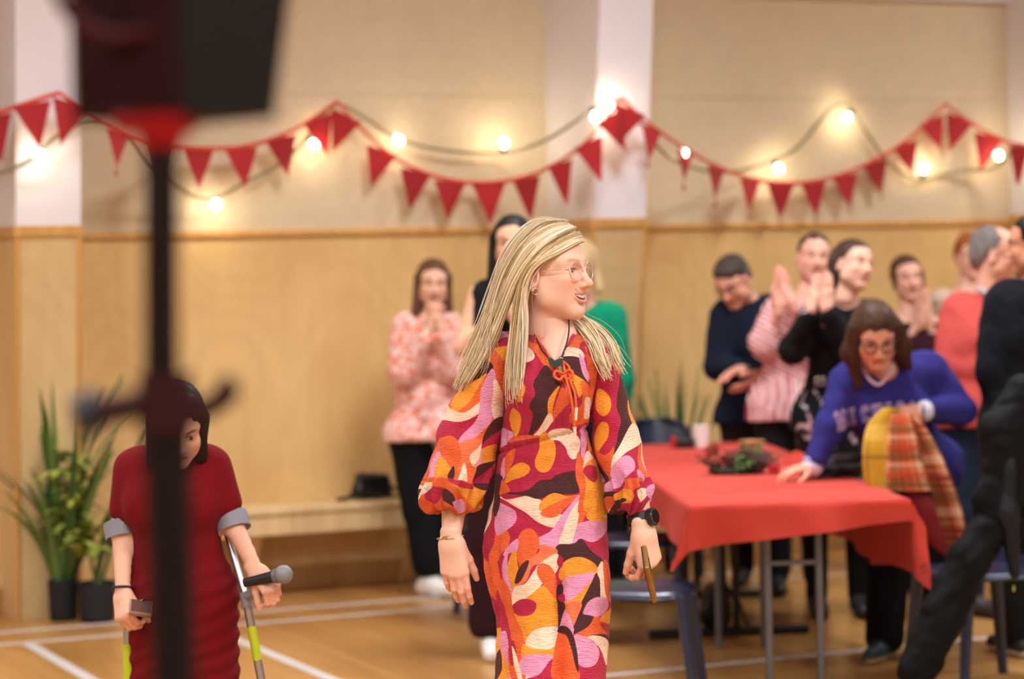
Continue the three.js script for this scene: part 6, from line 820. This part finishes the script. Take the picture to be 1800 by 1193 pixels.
// ---- the small woman with crutches behind the foreground pole
{
  const g = person({ px: 312, z: 6.4, w: 0.84, skin: lin('#e2b096'), label: 'short dark-haired woman in a dark red dress walking on two forearm crutches',
    head: { yaw: 0.25, pitch: 0.5, smile: 0.2, brow: lin('#1a1412'), scale: 0.86 },
    joints: (J) => { const j = { head: J(312, 746, 0.1), neck: J(305, 806, 0.02), shA: J(232, 822), shB: J(376, 818), elA: J(214, 930, 0.0), wrA: J(216, 1042, 0.09), elB: J(408, 918, 0.0), wrB: J(450, 1002, 0.1), chest: J(305, 866), pelvis: J(318, 1050) }; j.hipA = j.pelvis.clone().add(V3(-0.07, -0.03, 0)); j.hipB = j.pelvis.clone().add(V3(0.07, -0.03, 0)); j.ankA = V3(-0.06, 0.085, 0.05); j.ankB = V3(0.1, 0.085, -0.05); return j; },
    hands: { A: { dir: V3(0.1, -0.75, 0.6), back: V3(-0.6, 0.3, 0.75), curl: [1.0, 1.1, 0.6], thumb: [0.4, 0.7], size: 0.84, cell: 0.003 }, B: { dir: V3(0.6, -0.6, 0.5), back: V3(0.2, 0.75, 0.6), curl: [1.0, 1.1, 0.6], thumb: [0.4, 0.7], size: 0.84, cell: 0.003 } },
    clothes: (j, J, hm) => {
      const red = flat('#700b15', 0.04), low = j.pelvis.clone(); low.y = 0.28; const q = torsoCaps({ ...j, neck: null }, 0.006, 0.8, false, false, 1);
      for (const s of ['A', 'B']) q.push(cap(j['sh' + s], j['sh' + s].clone().lerp(j['el' + s], 0.66), 0.045, 0.043, 0.025));
      q.push(cap(j.pelvis.clone().add(V3(-0.05, 0, 0)), low.clone().add(V3(-0.04, 0, 0.02)), 0.1, 0.1), cap(j.pelvis.clone().add(V3(0.05, 0, 0)), low.clone().add(V3(0.05, 0, 0)), 0.1, 0.1), slab(low, DOWN));
      const py = j.pelvis.y;
      return [{ name: 'dress', geo: meshField(q, { cell: 0.0075, k: 0.04, color: red, disp: (x, y, z) => 0.003 * noise(x * 14, y * 9, z * 14) + 0.0065 * Math.sin((y - x * 0.35) * 130 + 3 * noise(x * 6, y * 6, z * 6)) * sstep(py + 0.12, py + 0.02, y) * (0.6 + 0.4 * noise(x * 9, y * 9, 3)) }) }, ...shoes(j, '#151515', '#222'),
        { name: 'wristband', geo: new THREE.TorusGeometry(0.026, 0.0035, 8, 26).rotateX(1.3).translate(...j.elA.clone().lerp(j.wrA, 0.92).toArray()), mat: mat('#15151a', 0.6) },
        hair(hm, '#1c1412', { vol: 1.05, fringe: 0.03, streak: 0.5, extra: [cap(V3(-0.065, 0.02, 0.01), V3(-0.075, -0.11, 0.03), 0.03, 0.02, 0.03), cap(V3(0.065, 0.02, 0.01), V3(0.07, -0.1, 0.03), 0.03, 0.02, 0.03)] })];
    } });
  const J = g.userData.J, alu = phys('#b8b9bd', 0.3, { metalness: 0.85 }), grey = mat('#8a8b93', 0.6), lime = mat('#b9c81e', 0.4), o = g;
  const crutch = (label, cuffAt, gripAt, footPx, hand, turn, gripEnd) => {
    const c = new THREE.Group(); c.name = numbered('forearm_crutch'); c.position.copy(g.position); c.rotation.y = YAW; scene.add(c); tag(c, label, 'crutch', 'forearm crutches of the woman in dark red');
    const foot = V3(footPx, 0.02, gripAt.z + 0.03);
    part('shaft', bar(foot, gripAt, 0.011, 0.0115, 16), alu, c);
    part('upper_tube', bar(gripAt, cuffAt, 0.0105, 0.0095, 16), alu, c);
    const d = gripAt.clone().sub(foot).normalize(); part('reflector_band', bar(gripAt.clone().addScaledVector(d, -0.17), gripAt.clone().addScaledVector(d, -0.08), 0.0122, 0.0122, 16), lime, c);
    part('collar', bar(gripAt.clone().addScaledVector(d, -0.028), gripAt.clone().addScaledVector(d, 0.012), 0.0155, 0.0155, 16), grey, c);
    part('hand_grip', tube([gripAt.clone(), gripAt.clone().lerp(gripEnd, 0.5).add(V3(0, 0.006, 0)), gripEnd], 0.0145, 20, 12), grey, c);
    part('arm_cuff', loft(6, 36, (t, u) => { const a = turn + mix(-2.45, 2.45, u), ax = cuffAt.clone().sub(gripAt).normalize(), x = V3(1, 0, 0).addScaledVector(ax, -ax.x).normalize(), z = V3().crossVectors(x, ax); return hand.clone().addScaledVector(ax, mix(-0.022, 0.022, t)).addScaledVector(x, Math.sin(a) * 0.046).addScaledVector(z, -Math.cos(a) * 0.046); }, false), mat('#83848e', 0.55, { side: THREE.DoubleSide }), c);
    part('rubber_foot', bar([foot.x, 0, foot.z], foot.clone().add(V3(0, 0.03, 0)), 0.021, 0.015, 16), M.rubber, c);
    return c;
  };
  const j = g.userData.j;
  crutch('grey forearm crutch at the left hand side of the woman in dark red', J(200, 925, -0.035), J(223, 1078, 0.05), J(232, 1300).x, j.elA.clone().lerp(j.wrA, 0.02), 3.3, J(255, 1062, 0.13));
  crutch('grey forearm crutch on the side of the microphone, slanting down to the right', J(392, 912, -0.04), J(432, 1048, 0.04), J(520, 1300).x, j.elB.clone().lerp(j.wrB, 0.0), 2.9, J(478, 1040, 0.12));
  { const m = new THREE.Group(); m.name = 'microphone'; scene.add(m); tag(m, 'handheld microphone with grey head in the crutch-user\'s hand', 'microphone'); g.updateMatrixWorld(true); const a = J(430, 1024, 0.13), b = J(486, 1012, 0.16); m.position.copy(a.clone().applyMatrix4(g.matrixWorld)); m.rotation.y = YAW; const d = b.clone().sub(a), e = V3(0, 0, 0);
    part('handle', bar(e, d, 0.0115, 0.0165, 18), mat('#15161a', 0.45), m); part('collar_ring', bar(d.clone().multiplyScalar(0.93), d.clone().multiplyScalar(1.06), 0.0185, 0.0205, 20), mat('#6b6c72', 0.4), m); part('grille', new THREE.SphereGeometry(0.0245, 24, 18).translate(...d.clone().multiplyScalar(1.22).toArray()), mat('#8d8e94', 0.55, { metalness: 0.3 }), m); }
  { const m = new THREE.Group(); m.name = 'smartphone_001'; scene.add(m); tag(m, 'smartphone in a brown case in the crutch-user\'s other hand, by the pole', 'phone'); const c = J(241, 1068, 0.16); m.position.copy(c.clone().applyMatrix4(g.matrixWorld)); m.rotation.set(-1.25, YAW + 0.5, -0.3); part('case', rbx(0.06, 0.085, 0.012, 0.004, 0.01, 0, 0, 3), mat('#8a6450', 0.5), m); part('screen', rbx(0.052, 0.076, 0.001, 0.0004, 0.01, 0, 0.0063), phys('#5a4038', 0.3), m); }
}
renderer.render(scene, camera);
